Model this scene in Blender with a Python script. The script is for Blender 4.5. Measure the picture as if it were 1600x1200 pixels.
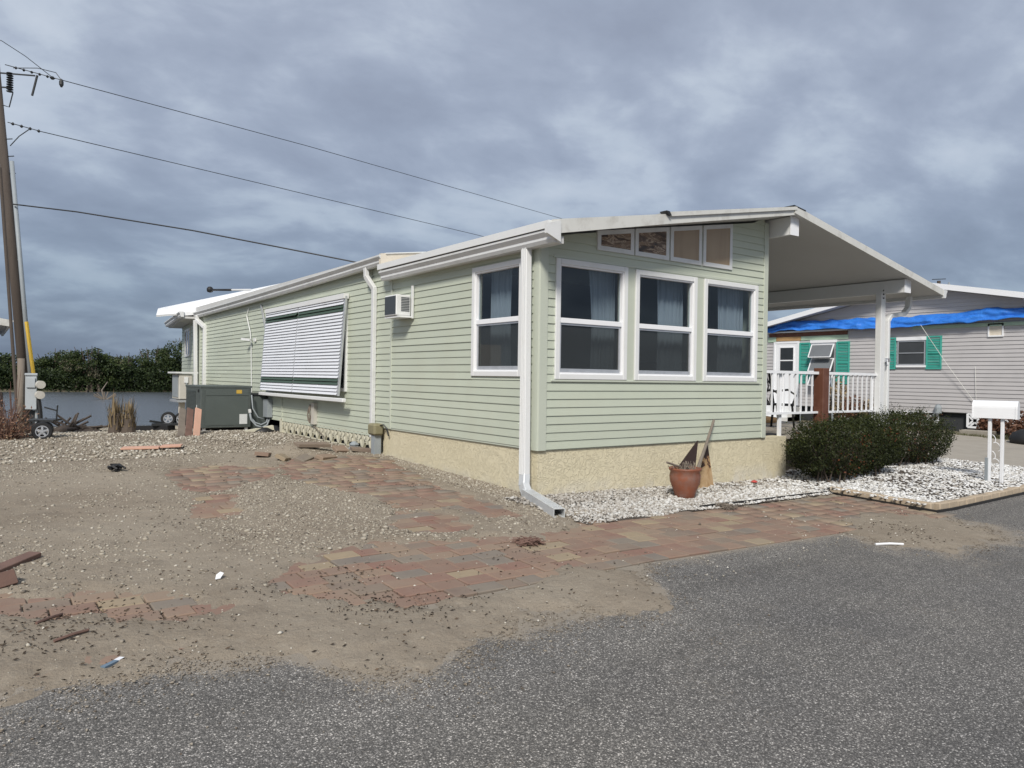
import bpy, math, random
import numpy as np
from mathutils import Vector, Matrix
random.seed(7); RNG = np.random.default_rng(11)
S = bpy.context.scene
for o in list(bpy.data.objects): bpy.data.objects.remove(o)
COL = S.collection
rad = math.radians
# ------------------------------------------------------------------ camera
cam = bpy.data.objects.new('camera', bpy.data.cameras.new('camera')); COL.objects.link(cam)
cam.data.sensor_width = 36; cam.data.lens = 26.07; cam.data.clip_start = .05; cam.data.clip_end = 3000
RX = Vector((.81080014, -.58514264, .01453356)); RY = Vector((-.0065427, .01576816, .99985427)); RZ = Vector((-.58528653, -.81077707, .00895641))
M = Matrix.Identity(4)
for i, v in enumerate((RX, RY, RZ)):
    for j in range(3): M[j][i] = v[j]
CAMP = Vector((-5.445, -7.0, 1.48))
cam.matrix_world = Matrix.Translation(CAMP) @ M
S.camera = cam
S.render.resolution_x = 1024; S.render.resolution_y = 768
# ------------------------------------------------------------------ light
S.view_settings.view_transform = 'Standard'; S.view_settings.look = 'None'
S.view_settings.gamma = 1; S.view_settings.use_curve_mapping = False
S.view_settings.exposure = 1.34
SUN_EL = 41; SUN_AZ = (-.70, -.714)      # where the sun stands, seen from the house
w = bpy.data.worlds.new('World'); S.world = w; w.use_nodes = True
nt = w.node_tree; N = nt.nodes; LK = nt.links
for n in list(N): N.remove(n)
def nd(t, **k):
    n = N.new(t)
    for a, b in k.items(): setattr(n, a, b)
    return n
def wmath(op, a, b=None, c=None):
    n = nd('ShaderNodeMath', operation=op)
    for i, v in enumerate((a, b, c)):
        if v is None: continue
        if isinstance(v, (int, float)): n.inputs[i].default_value = v
        else: LK.new(v, n.inputs[i])
    return n.outputs[0]
def wramp(fac, stops):
    n = nd('ShaderNodeValToRGB'); r = n.color_ramp
    while len(r.elements) < len(stops): r.elements.new(.5)
    for e, (p, c) in zip(r.elements, stops): e.position = p; e.color = (*c, 1)
    LK.new(fac, n.inputs[0]); return n.outputs[0]
def wmix(fac, a, b, mode='MIX'):
    n = nd('ShaderNodeMix', data_type='RGBA', blend_type=mode)
    if isinstance(fac, (int, float)): n.inputs[0].default_value = fac
    else: LK.new(fac, n.inputs[0])
    LK.new(a, n.inputs[6]); LK.new(b, n.inputs[7]); return n.outputs[2]
tc = nd('ShaderNodeTexCoord'); sx = nd('ShaderNodeSeparateXYZ'); LK.new(tc.outputs['Generated'], sx.inputs[0])
zz = wmath('MAXIMUM', sx.outputs[2], 0.0); den = wmath('ADD', zz, .34)
cx = nd('ShaderNodeCombineXYZ'); LK.new(wmath('DIVIDE', sx.outputs[0], den), cx.inputs[0]); LK.new(wmath('DIVIDE', sx.outputs[1], den), cx.inputs[1])
mp = nd('ShaderNodeMapping'); LK.new(cx.outputs[0], mp.inputs[0])
mp.inputs['Rotation'].default_value = (0, 0, rad(36)); mp.inputs['Scale'].default_value = (1.15, 1.45, 1); mp.inputs['Location'].default_value = (3.1, .7, 0)
def wnoise(scale, detail, rough, dist):
    n = nd('ShaderNodeTexNoise'); n.inputs['Scale'].default_value = scale; n.inputs['Detail'].default_value = detail
    n.inputs['Roughness'].default_value = rough; n.inputs['Distortion'].default_value = dist
    LK.new(mp.outputs[0], n.inputs['Vector']); return n.outputs[0]
big = wnoise(1.8, 8, .54, .3); fine = wnoise(5.2, 6, .52, .25)
cl = wmath('ADD', wmath('MULTIPLY', big, .70), wmath('MULTIPLY', fine, .30))
K = 1.23
cloud = wramp(cl, [(.35, (.96*K, 1.10*K, 1.41*K)), (.43, (1.08*K, 1.24*K, 1.57*K)), (.485, (1.20*K, 1.37*K, 1.71*K)), (.525, (1.36*K, 1.54*K, 1.88*K)), (.575, (1.62*K, 1.82*K, 2.13*K)), (.67, (1.90*K, 2.08*K, 2.36*K))])
low = wramp(zz, [(0.0, (.46, .53, .60)), (.10, (.60, .67, .73)), (.26, (.90, .92, .94)), (.42, (1.0, 1.0, 1.0)), (.7, (1.0, 1.0, 1.0))])
sky = nd('ShaderNodeTexSky'); sky.sky_type = 'NISHITA'; sky.sun_disc = False
sky.sun_elevation = rad(SUN_EL); sky.sun_rotation = math.atan2(SUN_AZ[0], SUN_AZ[1])
sky.dust_density = 2.0
cols = wmix(.96, sky.outputs[0], wmix(1.0, cloud, low, 'MULTIPLY'))
bg = nd('ShaderNodeBackground'); bg.inputs[1].default_value = .1; LK.new(cols, bg.inputs[0])
wo = nd('ShaderNodeOutputWorld'); LK.new(bg.outputs[0], wo.inputs[0])
sun = bpy.data.objects.new('sun', bpy.data.lights.new('sun', 'SUN')); COL.objects.link(sun)
sun.data.energy = 1.5; sun.data.angle = rad(11); sun.data.color = (1, .945, .86)
sd = Vector((SUN_AZ[0]*math.cos(rad(SUN_EL)), SUN_AZ[1]*math.cos(rad(SUN_EL)), math.sin(rad(SUN_EL))))
sun.rotation_euler = sd.to_track_quat('Z', 'Y').to_euler(); sun.location = (-10, -15, 20)

# ------------------------------------------------------------------ materials
def new_mat(name):
    m = bpy.data.materials.new(name); m.use_nodes = True
    return m, m.node_tree, m.node_tree.nodes['Principled BSDF']
class NT:
    def __init__(s, t): s.t = t; s.c = None
    def n(s, ty, **k):
        x = s.t.nodes.new(ty)
        for a, b in k.items(): setattr(x, a, b)
        return x
    def l(s, a, b): s.t.links.new(a, b)
    def co(s):
        if s.c is None: s.c = s.n('ShaderNodeTexCoord').outputs['Object']
        return s.c
    def pos(s): return s.n('ShaderNodeNewGeometry').outputs['Position']
    def noise(s, sc, det=4, ro=.55, vec=None, dist=0, stretch=None):
        x = s.n('ShaderNodeTexNoise'); x.inputs['Scale'].default_value = sc; x.inputs['Detail'].default_value = det
        x.inputs['Roughness'].default_value = ro; x.inputs['Distortion'].default_value = dist
        v = vec or s.co()
        if stretch:
            m = s.n('ShaderNodeMapping'); m.inputs['Scale'].default_value = stretch; s.l(v, m.inputs[0]); v = m.outputs[0]
        s.l(v, x.inputs['Vector']); return x.outputs[0]
    def voro(s, sc, feat='F1', out=0, vec=None):
        x = s.n('ShaderNodeTexVoronoi', feature=feat); x.inputs['Scale'].default_value = sc
        s.l(vec or s.co(), x.inputs['Vector']); return x.outputs[out]
    def ramp(s, f, stops, interp='LINEAR'):
        x = s.n('ShaderNodeValToRGB'); r = x.color_ramp; r.interpolation = interp
        while len(r.elements) < len(stops): r.elements.new(.5)
        for e, (p, c) in zip(r.elements, stops):
            e.position = p; e.color = (c, c, c, 1) if isinstance(c, (int, float)) else (*c, 1)
        s.l(f, x.inputs[0]); return x.outputs[0]
    def mix(s, f, a, b, mode='MIX'):
        x = s.n('ShaderNodeMix', data_type='RGBA', blend_type=mode)
        for i, v in ((0, f), (6, a), (7, b)):
            if isinstance(v, (int, float)): x.inputs[i].default_value = v if i == 0 else (v, v, v, 1)
            elif isinstance(v, tuple): x.inputs[i].default_value = (*v, 1)
            else: s.l(v, x.inputs[i])
        return x.outputs[2]
    def math(s, op, a, b=0.0):
        x = s.n('ShaderNodeMath', operation=op)
        for i, v in enumerate((a, b)):
            if isinstance(v, (int, float)): x.inputs[i].default_value = v
            else: s.l(v, x.inputs[i])
        return x.outputs[0]
    def bump(s, h, st, dist=.01):
        x = s.n('ShaderNodeBump'); x.inputs['Strength'].default_value = st; x.inputs['Distance'].default_value = dist
        s.l(h, x.inputs['Height']); return x.outputs[0]
def sc(c, k): return tuple(min(1, v*k) for v in c)
def pm(name, col, rough=.6, var=.12, vs=3, bump=0, bs=60, metal=0, rnd=0, dirt=None, dirt_amt=.5, ds=2.5, stretch=None, spec=None):
    m, t, b = new_mat(name); q = NT(t)
    n1 = q.noise(vs, 5, .6, stretch=stretch)
    c = q.mix(n1, sc(col, 1-var*1.6), sc(col, 1+var*1.6))
    if dirt:
        f = q.ramp(q.noise(ds, 8, .68), [(.5, 0), (.72, dirt_amt)])
        c = q.mix(f, c, dirt)
    if rnd:
        oi = q.n('ShaderNodeObjectInfo').outputs['Random']
        c = q.mix(1.0, c, q.ramp(oi, [(0, 1-rnd), (1, 1+0*rnd)]), 'MULTIPLY')
    q.l(c, b.inputs['Base Color'])
    r = q.ramp(q.noise(vs*4, 3), [(.3, max(0, rough-.08)), (.7, min(1, rough+.08))]); q.l(r, b.inputs['Roughness'])
    b.inputs['Metallic'].default_value = metal
    if spec is not None: b.inputs['Specular IOR Level'].default_value = spec
    if bump: q.l(q.bump(q.noise(bs, 4, .6, stretch=stretch), bump), b.inputs['Normal'])
    return m
def tone_mat(name, stops, rough=.8, attr='tone', bump=0, trans=0):
    m, t, b = new_mat(name); q = NT(t)
    a = q.n('ShaderNodeAttribute', attribute_name=attr).outputs['Fac']
    c = q.ramp(a, stops); c = q.mix(q.noise(30, 3), q.mix(1.0, c, .82, 'MULTIPLY'), c)
    q.l(c, b.inputs['Base Color']); b.inputs['Roughness'].default_value = rough
    b.inputs['Specular IOR Level'].default_value = .25
    return m
MT = {}
MT['siding'] = pm('siding_vinyl', (.49, .53, .436), .5, .035, 1.2, rnd=.07, dirt=(.44, .44, .34), dirt_amt=.3, ds=1.1)
MT['green_trim'] = pm('green_trim', (.495, .53, .45), .5, .03, 2)
MT['white'] = pm('white_trim', (.72, .73, .73), .45, .03, 3, dirt=(.55, .54, .5), dirt_amt=.3, ds=3)
MT['white_clean'] = pm('white_paint', (.82, .83, .85), .35, .02, 3)
MT['roof_white'] = pm('roof_white', (.86, .87, .88), .4, .03, 2, dirt=(.62, .6, .55), dirt_amt=.25, ds=1.5)
MT['gutter'] = pm('gutter_white', (.66, .67, .67), .45, .04, 3, dirt=(.40, .40, .38), dirt_amt=.45, ds=2)
MT['fascia'] = pm('fascia_weathered', (.60, .60, .57), .5, .06, 4, dirt=(.33, .31, .27), dirt_amt=.6, ds=3.5, stretch=(1, 1, .35))
MT['soffit'] = pm('soffit', (.56, .56, .545), .6, .03, 2)
MT['cream'] = pm('cream_wood', (.66, .60, .50), .6, .06, 5, dirt=(.45, .4, .3), dirt_amt=.5)
MT['dark_metal'] = pm('dark_metal', (.02, .022, .024), .5, .1, 8)
MT['black'] = pm('black_rubber', (.012, .012, .013), .6, .15, 10)
MT['interior'] = pm('interior_shade', (.035, .038, .042), .9, .2, 1)  # near-black base colour stands in for shade indoors and under floors
MT['galv'] = pm('galvanised_steel', (.55, .57, .60), .38, .1, 9, metal=.55, dirt=(.25, .25, .25), dirt_amt=.4, ds=6)
MT['concrete'] = pm('concrete', (.32, .29, .245), .85, .1, 3, bump=.25, bs=120, dirt=(.2, .18, .15), dirt_amt=.5, ds=1.3)
MT['footing'] = pm('footing', (.46, .45, .36), .85, .1, 4, bump=.3, bs=90, dirt=(.3, .28, .22), dirt_amt=.6)
MT['breeze'] = pm('breeze_block', (.58, .56, .45), .8, .06, 6, bump=.15, bs=150, dirt=(.4, .38, .3), dirt_amt=.5)
MT['alu'] = pm('bare_aluminium', (.60, .62, .63), .4, .06, 6, metal=.2, dirt=(.36, .36, .34), dirt_amt=.5, ds=9)
MT['rust'] = pm('rusty_iron', (.045, .022, .014), .8, .4, 14, bump=.3, bs=90)
MT['wood_grey'] = pm('weathered_wood', (.19, .16, .13), .85, .25, 6, bump=.4, bs=60, stretch=(1, 1, .12))
MT['wood_pole'] = pm('pole_wood', (.075, .06, .05), .9, .3, 7, bump=.5, bs=50, stretch=(1, 1, .06))
MT['wood_brown'] = pm('brown_post', (.12, .045, .025), .6, .3, 8, bump=.2, bs=50, stretch=(1, 1, .1), dirt=(.2, .1, .07), dirt_amt=.6, ds=4)
MT['unit'] = pm('condenser_paint', (.075, .09, .085), .5, .1, 3, dirt=(.12, .13, .12), dirt_amt=.5, ds=3)
MT['unit2'] = pm('condenser_panel', (.085, .102, .096), .5, .08, 3)
MT['split'] = pm('beige_unit', (.52, .50, .45), .5, .06, 4, dirt=(.35, .32, .27), dirt_amt=.5)
MT['grille'] = pm('dark_grille', (.05, .06, .07), .6, .1, 20)
MT['pvc'] = pm('white_plastic', (.72, .73, .73), .4, .04, 6, dirt=(.5, .5, .47), dirt_amt=.4)
MT['pink'] = pm('pink_board', (.56, .33, .24), .75, .1, 5, bump=.2, bs=70, dirt=(.35, .24, .18), dirt_amt=.5)
MT['brownboard'] = pm('brown_board', (.15, .088, .068), .8, .25, 7, bump=.3, bs=60)
MT['terracotta'] = pm('terracotta', (.22, .075, .04), .55, .2, 7, dirt=(.2, .14, .12), dirt_amt=.7, ds=5, bump=.12, bs=60)
MT['soil'] = pm('dead_soil', (.07, .055, .045), .95, .4, 20, bump=.6, bs=40)
MT['tan_pane'] = None
MT['teal'] = pm('teal_paint', (.05, .35, .285), .5, .06, 5, dirt=(.08, .33, .27), dirt_amt=.5)
MT['grey_siding'] = pm('grey_vinyl', (.47, .455, .455), .5, .04, 1, dirt=(.38, .37, .37), dirt_amt=.5, ds=.7)
MT['kerb'] = pm('kerb_stone', (.43, .35, .255), .85, .12, 9, bump=.35, bs=70, rnd=.14, dirt=(.25, .2, .15), dirt_amt=.5, ds=8)
MT['joint'] = pm('joint_sand', (.13, .108, .082), .95, .3, 12, bump=.5, bs=50)
MT['mulch'] = pm('mulch', (.085, .07, .058), .95, .45, 30, bump=.8, bs=60)
MT['edging'] = pm('black_edging', (.018, .017, .017), .6, .2, 9)
MT['yellow'] = pm('yellow_guard', (.62, .40, .03), .5, .1, 5)
MT['metergrey'] = pm('meter_box', (.36, .39, .41), .5, .06, 5, dirt=(.28, .29, .29), dirt_amt=.5)
MT['khaki'] = pm('khaki_box', (.22, .20, .12), .7, .2, 8, bump=.2, bs=40)
MT['post_grey'] = pm('grey_post', (.27, .30, .32), .6, .1, 6)
MT['bark'] = pm('bark', (.09, .07, .055), .9, .25, 12, bump=.5, bs=30)
MT['curtain'] = pm('curtain_cloth', (.33, .36, .40), .9, .06, 2)
MT['rope'] = pm('rope', (.7, .7, .66), .8, .05, 9)
MT['label_yellow'] = pm('yellow_label', (.55, .36, .06), .5, .2, 60)
MT['label_white'] = pm('white_label', (.62, .64, .64), .5, .12, 40)
MT['red'] = pm('red_scrap', (.45, .06, .05), .5, .1, 9)
MT['plywood'] = pm('plywood', (.42, .26, .12), .8, .2, 6, stretch=(1, .2, 1))
MT['mint'] = pm('mint_board', (.42, .55, .42), .7, .1, 5)
# glass that shows the dark room and mirrors the sky
def glass(name, tint, screen):
    m, t, b = new_mat(name); q = NT(t); t.nodes.remove(b)
    out = t.nodes['Material Output']
    tr = q.n('ShaderNodeBsdfTransparent'); tr.inputs[0].default_value = (*tint, 1)
    gl = q.n('ShaderNodeBsdfGlossy'); gl.inputs['Roughness'].default_value = .02
    lw = q.n('ShaderNodeLayerWeight'); lw.inputs[0].default_value = .5; fc = q.math('ADD', q.math('MULTIPLY', q.math('POWER', lw.outputs['Facing'], 5.0), .9), .05)
    base = tr.outputs[0]
    if screen:
        df = q.n('ShaderNodeBsdfDiffuse'); df.inputs[0].default_value = (.055, .06, .06, 1)
        mx = q.n('ShaderNodeMixShader'); mx.inputs[0].default_value = screen; q.l(base, mx.inputs[1]); q.l(df.outputs[0], mx.inputs[2]); base = mx.outputs[0]
    m2 = q.n('ShaderNodeMixShader'); q.l(fc, m2.inputs[0]); q.l(base, m2.inputs[1]); q.l(gl.outputs[0], m2.inputs[2])
    q.l(m2.outputs[0], out.inputs[0]); return m
MT['glass'] = glass('window_glass', (.82, .86, .88), 0)
MT['screen'] = glass('window_screen', (.80, .83, .83), .42)
# tan blind behind the high windows
m, t, b = new_mat('tan_blind'); q = NT(t)
c = q.mix(q.noise(2.2, 4), (.30, .215, .13), (.40, .30, .19)); c = q.mix(q.ramp(q.noise(9, 3, stretch=(1, 1, .08)), [(.5, 0), (.75, .35)]), c, (.22, .14, .08))
q.l(c, b.inputs['Base Color']); b.inputs['Roughness'].default_value = .3; MT['tan_pane'] = m
m, t, b = new_mat('crumpled_foil'); q = NT(t)
nz = q.noise(5, 5, .6, dist=1.2, stretch=(.7, 1, 2.2)); c = q.ramp(nz, [(.38, (.045, .03, .022)), (.5, (.16, .10, .06)), (.53, (.48, .38, .28)), (.56, (.17, .11, .07)), (.68, (.30, .2, .12))])
q.l(c, b.inputs['Base Color']); q.l(q.bump(nz, .8, .03), b.inputs['Normal']); b.inputs['Roughness'].default_value = .3; MT['foil'] = m
# stucco
m, t, b = new_mat('stucco'); q = NT(t)
sw = q.noise(9, 3, .5, dist=2.4); ridge = q.ramp(q.math('ABSOLUTE', q.math('SUBTRACT', sw, .5)), [(0, 1), (.05, 0)])
c = q.mix(q.noise(1.3, 5), (.60, .54, .375), (.67, .61, .45)); c = q.mix(q.math('MULTIPLY', ridge, .16), c, (.45, .38, .24))
zs = q.n('ShaderNodeSeparateXYZ'); q.l(q.co(), zs.inputs[0])
wash = q.math('MULTIPLY', q.ramp(zs.outputs[2], [(.0, 1), (.24, 0)]), q.ramp(q.noise(3, 5), [(.4, 0), (.6, .6)])); c = q.mix(wash, c, (.62, .60, .55))
q.l(c, b.inputs['Base Color']); b.inputs['Roughness'].default_value = .9
q.l(q.bump(q.math('ADD', ridge, q.math('MULTIPLY', q.noise(60, 4), .4)), .55, .012), b.inputs['Normal']); MT['stucco'] = m
# asphalt: dark binder with pale stone chips
m, t, b = new_mat('asphalt'); q = NT(t)
vc = q.n('ShaderNodeTexVoronoi'); vc.inputs['Scale'].default_value = 135; q.l(q.co(), vc.inputs['Vector'])
chip = q.n('ShaderNodeSeparateColor'); q.l(vc.outputs['Color'], chip.inputs[0])
tone = q.ramp(chip.outputs[0], [(0, .070), (.45, .105), (.72, .15), (.9, .23), (1, .46)])
edge = q.ramp(vc.outputs['Distance'], [(.25, 1), (.62, .45)])
c = q.mix(1.0, tone, edge, 'MULTIPLY')
c = q.mix(1.0, c, q.ramp(q.noise(.35, 6, .62), [(.3, (.80, .80, .81)), (.7, (1.25, 1.22, 1.16))]), 'MULTIPLY'); c = q.mix(1.0, c, q.ramp(q.noise(2.2, 5, .6, stretch=(.14, 1, 1)), [(.35, .87), (.65, 1.12)]), 'MULTIPLY')
big = q.ramp(q.voro(16, 'F1', 1), [(.93, 0), (.97, 1)])
spk = q.math('MULTIPLY', big, q.ramp(q.voro(16), [(.1, 1), (.2, 0)])); c = q.mix(spk, c, (.55, .5, .44))
c = q.mix(1.0, c, (1.60, 1.53, 1.44), 'MULTIPLY')
dst = q.n('ShaderNodeAttribute', attribute_name='tone').outputs['Fac']
fd = q.ramp(q.math('SUBTRACT', q.math('ADD', dst, q.math('MULTIPLY', q.noise(22, 4), .35)), q.math('ADD', q.math('MULTIPLY', edge, .35), q.math('MULTIPLY', chip.outputs[1], .45))), [(.02, 0), (.16, .92)]); c = q.mix(fd, c, q.mix(q.noise(3, 4), (.235, .20, .158), (.31, .27, .215)))
q.l(c, b.inputs['Base Color']); b.inputs['Roughness'].default_value = .85
q.l(q.bump(q.math('ADD', edge, q.math('MULTIPLY', q.noise(25, 3), .6)), .7, .006), b.inputs['Normal']); MT['asphalt'] = m
# silty sand with damp patches and shell grit
m, t, b = new_mat('sand'); q = NT(t)
c = q.mix(q.ramp(q.noise(.55, 6, .6), [(.35, 0), (.65, 1)]), (.250, .209, .161), (.332, .287, .226))
c = q.mix(q.ramp(q.noise(2.6, 6, .65), [(.55, 0), (.75, .7)]), c, (.185, .155, .12))
c = q.mix(q.ramp(q.noise(160, 2), [(.35, .45), (.6, 0)]), c, (.14, .115, .09)); dk = q.math('MULTIPLY', q.ramp(q.voro(70, 'F1', 1), [(.08, 1), (.11, 0)]), q.ramp(q.voro(70), [(.18, 1), (.3, 0)])); c = q.mix(q.math('MULTIPLY', dk, q.ramp(q.noise(1.7, 4), [(.4, .15), (.6, .8)])), c, (.07, .055, .042)); c = q.mix(q.ramp(q.noise(11, 5, .7), [(.5, 0), (.8, .5)]), c, (.36, .32, .26))
g = q.math('MULTIPLY', q.ramp(q.voro(55, 'F1', 1), [(.78, 0), (.82, 1)]), q.ramp(q.voro(55), [(.22, 1), (.32, 0)]))
g = q.math('MULTIPLY', g, q.ramp(q.noise(1.1, 4), [(.42, .1), (.6, .8)])); c = q.mix(g, c, (.55, .49, .40))
q.l(c, b.inputs['Base Color']); b.inputs['Roughness'].default_value = .95; b.inputs['Specular IOR Level'].default_value = .15
q.l(q.bump(q.math('ADD', q.math('ADD', q.noise(40, 6, .7), q.math('MULTIPLY', g, .6)), q.math('MULTIPLY', q.noise(6, 4, .6), 2.0)), .8, .016), b.inputs['Normal']); MT['sand'] = m
# soil and thin grass of the lots around
m, t, b = new_mat('lot_soil'); q = NT(t)
c = q.mix(q.ramp(q.noise(.7, 6), [(.42, 0), (.6, 1)]), (.19, .16, .115), (.11, .115, .055)); c = q.mix(q.noise(14, 5), sc((.2, .17, .12), .6), c)
q.l(c, b.inputs['Base Color']); b.inputs['Roughness'].default_value = .95; q.l(q.bump(q.noise(20, 5), .6, .03), b.inputs['Normal']); MT['lot'] = m
# pavers: each takes its own clay colour
m, t, b = new_mat('paver_clay'); q = NT(t)
oi = q.n('ShaderNodeObjectInfo').outputs['Random']; at = q.n('ShaderNodeAttribute', attribute_name='tone').outputs['Fac']
rv = q.math('FRACT', q.math('ADD', oi, at))
c = q.ramp(rv, [(0, (.22, .135, .105)), (.2, (.255, .16, .12)), (.38, (.19, .14, .115)), (.52, (.27, .185, .135)), (.66, (.32, .25, .165)), (.74, (.185, .16, .14)), (.86, (.225, .12, .095)), (1, (.17, .145, .125))], 'CONSTANT')
c = q.mix(q.noise(7, 5, .65, vec=q.pos()), q.mix(1.0, c, .8, 'MULTIPLY'), q.mix(1.0, c, 1.15, 'MULTIPLY'))
dust = q.ramp(q.noise(1.6, 7, .7, vec=q.pos()), [(.32, .06), (.68, .66)]); c = q.mix(dust, c, (.255, .215, .165))
q.l(c, b.inputs['Base Color']); b.inputs['Roughness'].default_value = .9; b.inputs['Specular IOR Level'].default_value = .2
q.l(q.bump(q.noise(70, 4, vec=q.pos()), .4, .006), b.inputs['Normal']); MT['paver'] = m
# water
m, t, b = new_mat('bay_water'); q = NT(t)
b.inputs['Base Color'].default_value = (.085, .095, .105, 1); b.inputs['Roughness'].default_value = .22; b.inputs['IOR'].default_value = 1.33
q.l(q.bump(q.math('ADD', q.noise(2.2, 5, .6, stretch=(.6, 1.3, 1)), q.math('MULTIPLY', q.noise(.3, 3, stretch=(.4, 1, 1)), 1.2)), .8, .12), b.inputs['Normal']); MT['water'] = m
# blue tarp
m, t, b = new_mat('tarp'); q = NT(t)
c = q.mix(q.noise(2.5, 4), (.012, .11, .50), (.05, .26, .80)); q.l(c, b.inputs['Base Color']); b.inputs['Roughness'].default_value = .38
q.l(q.bump(q.noise(5, 4, .6, dist=.8), .6, .05), b.inputs['Normal']); MT['tarp'] = m
# burnt plate of the two triangles
m, t, b = new_mat('stained_plate'); q = NT(t)
zz_ = q.n('ShaderNodeSeparateXYZ'); q.l(q.co(), zz_.inputs[0]); fz = q.math('ADD', q.noise(5.5, 4, .6, dist=.6), q.ramp(zz_.outputs[2], [(.1, .12), (.55, 0)])); fz = q.math('SUBTRACT', fz, q.ramp(zz_.outputs[2], [(.24, 0), (.42, .25)]))
c = q.ramp(fz, [(.40, (.028, .014, .01)), (.46, (.09, .04, .02)), (.50, (.36, .23, .11)), (.68, (.46, .32, .18))])
q.l(c, b.inputs['Base Color']); b.inputs['Roughness'].default_value = .7; MT['plate'] = m
def leaf_mat(name, stops, trans=.25, rough=.55):
    m, t, b = new_mat(name); q = NT(t)
    a = q.n('ShaderNodeAttribute', attribute_name='tone').outputs['Fac']
    c = q.ramp(a, stops); q.l(c, b.inputs['Base Color']); b.inputs['Roughness'].default_value = rough
    b.inputs['Specular IOR Level'].default_value = .3
    td = q.n('ShaderNodeBsdfTranslucent'); q.l(c, td.inputs[0]); mx = q.n('ShaderNodeMixShader'); mx.inputs[0].default_value = trans
    q.l(b.outputs[0], mx.inputs[1]); q.l(td.outputs[0], mx.inputs[2]); q.l(mx.outputs[0], t.nodes['Material Output'].inputs[0]); return m
MT['hedge'] = leaf_mat('hedge_leaf', [(0, (.016, .022, .009)), (.45, (.034, .044, .013)), (.78, (.062, .075, .016)), (.92, (.085, .085, .022)), (1, (.15, .05, .02))])
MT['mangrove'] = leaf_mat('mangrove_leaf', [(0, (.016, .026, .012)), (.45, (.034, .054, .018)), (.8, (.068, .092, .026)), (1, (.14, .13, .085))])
MT['deadleaf'] = leaf_mat('dead_leaf', [(0, (.10, .05, .03)), (.5, (.22, .11, .07)), (1, (.34, .24, .15))], .1)
MT['straw'] = leaf_mat('straw_leaf', [(0, (.10, .075, .045)), (.5, (.24, .18, .10)), (1, (.36, .29, .17))], .1)
MT['litter'] = tone_mat('leaf_litter', [(0, (.028, .022, .017)), (.6, (.06, .046, .034)), (1, (.13, .09, .06))])
MT['gravel'] = tone_mat('shell_gravel', [(0, (.13, .11, .09)), (.3, (.29, .255, .205)), (.7, (.46, .42, .345)), (1, (.76, .73, .66))])
MT['grain'] = tone_mat('sand_grain', [(0, (.16, .13, .10)), (.5, (.26, .22, .175)), (1, (.36, .32, .26))])
MT['marble'] = tone_mat('white_gravel', [(0, (.10, .085, .07)), (.25, (.38, .35, .31)), (.6, (.62, .61, .58)), (1, (.84, .85, .86))], .7)
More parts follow.
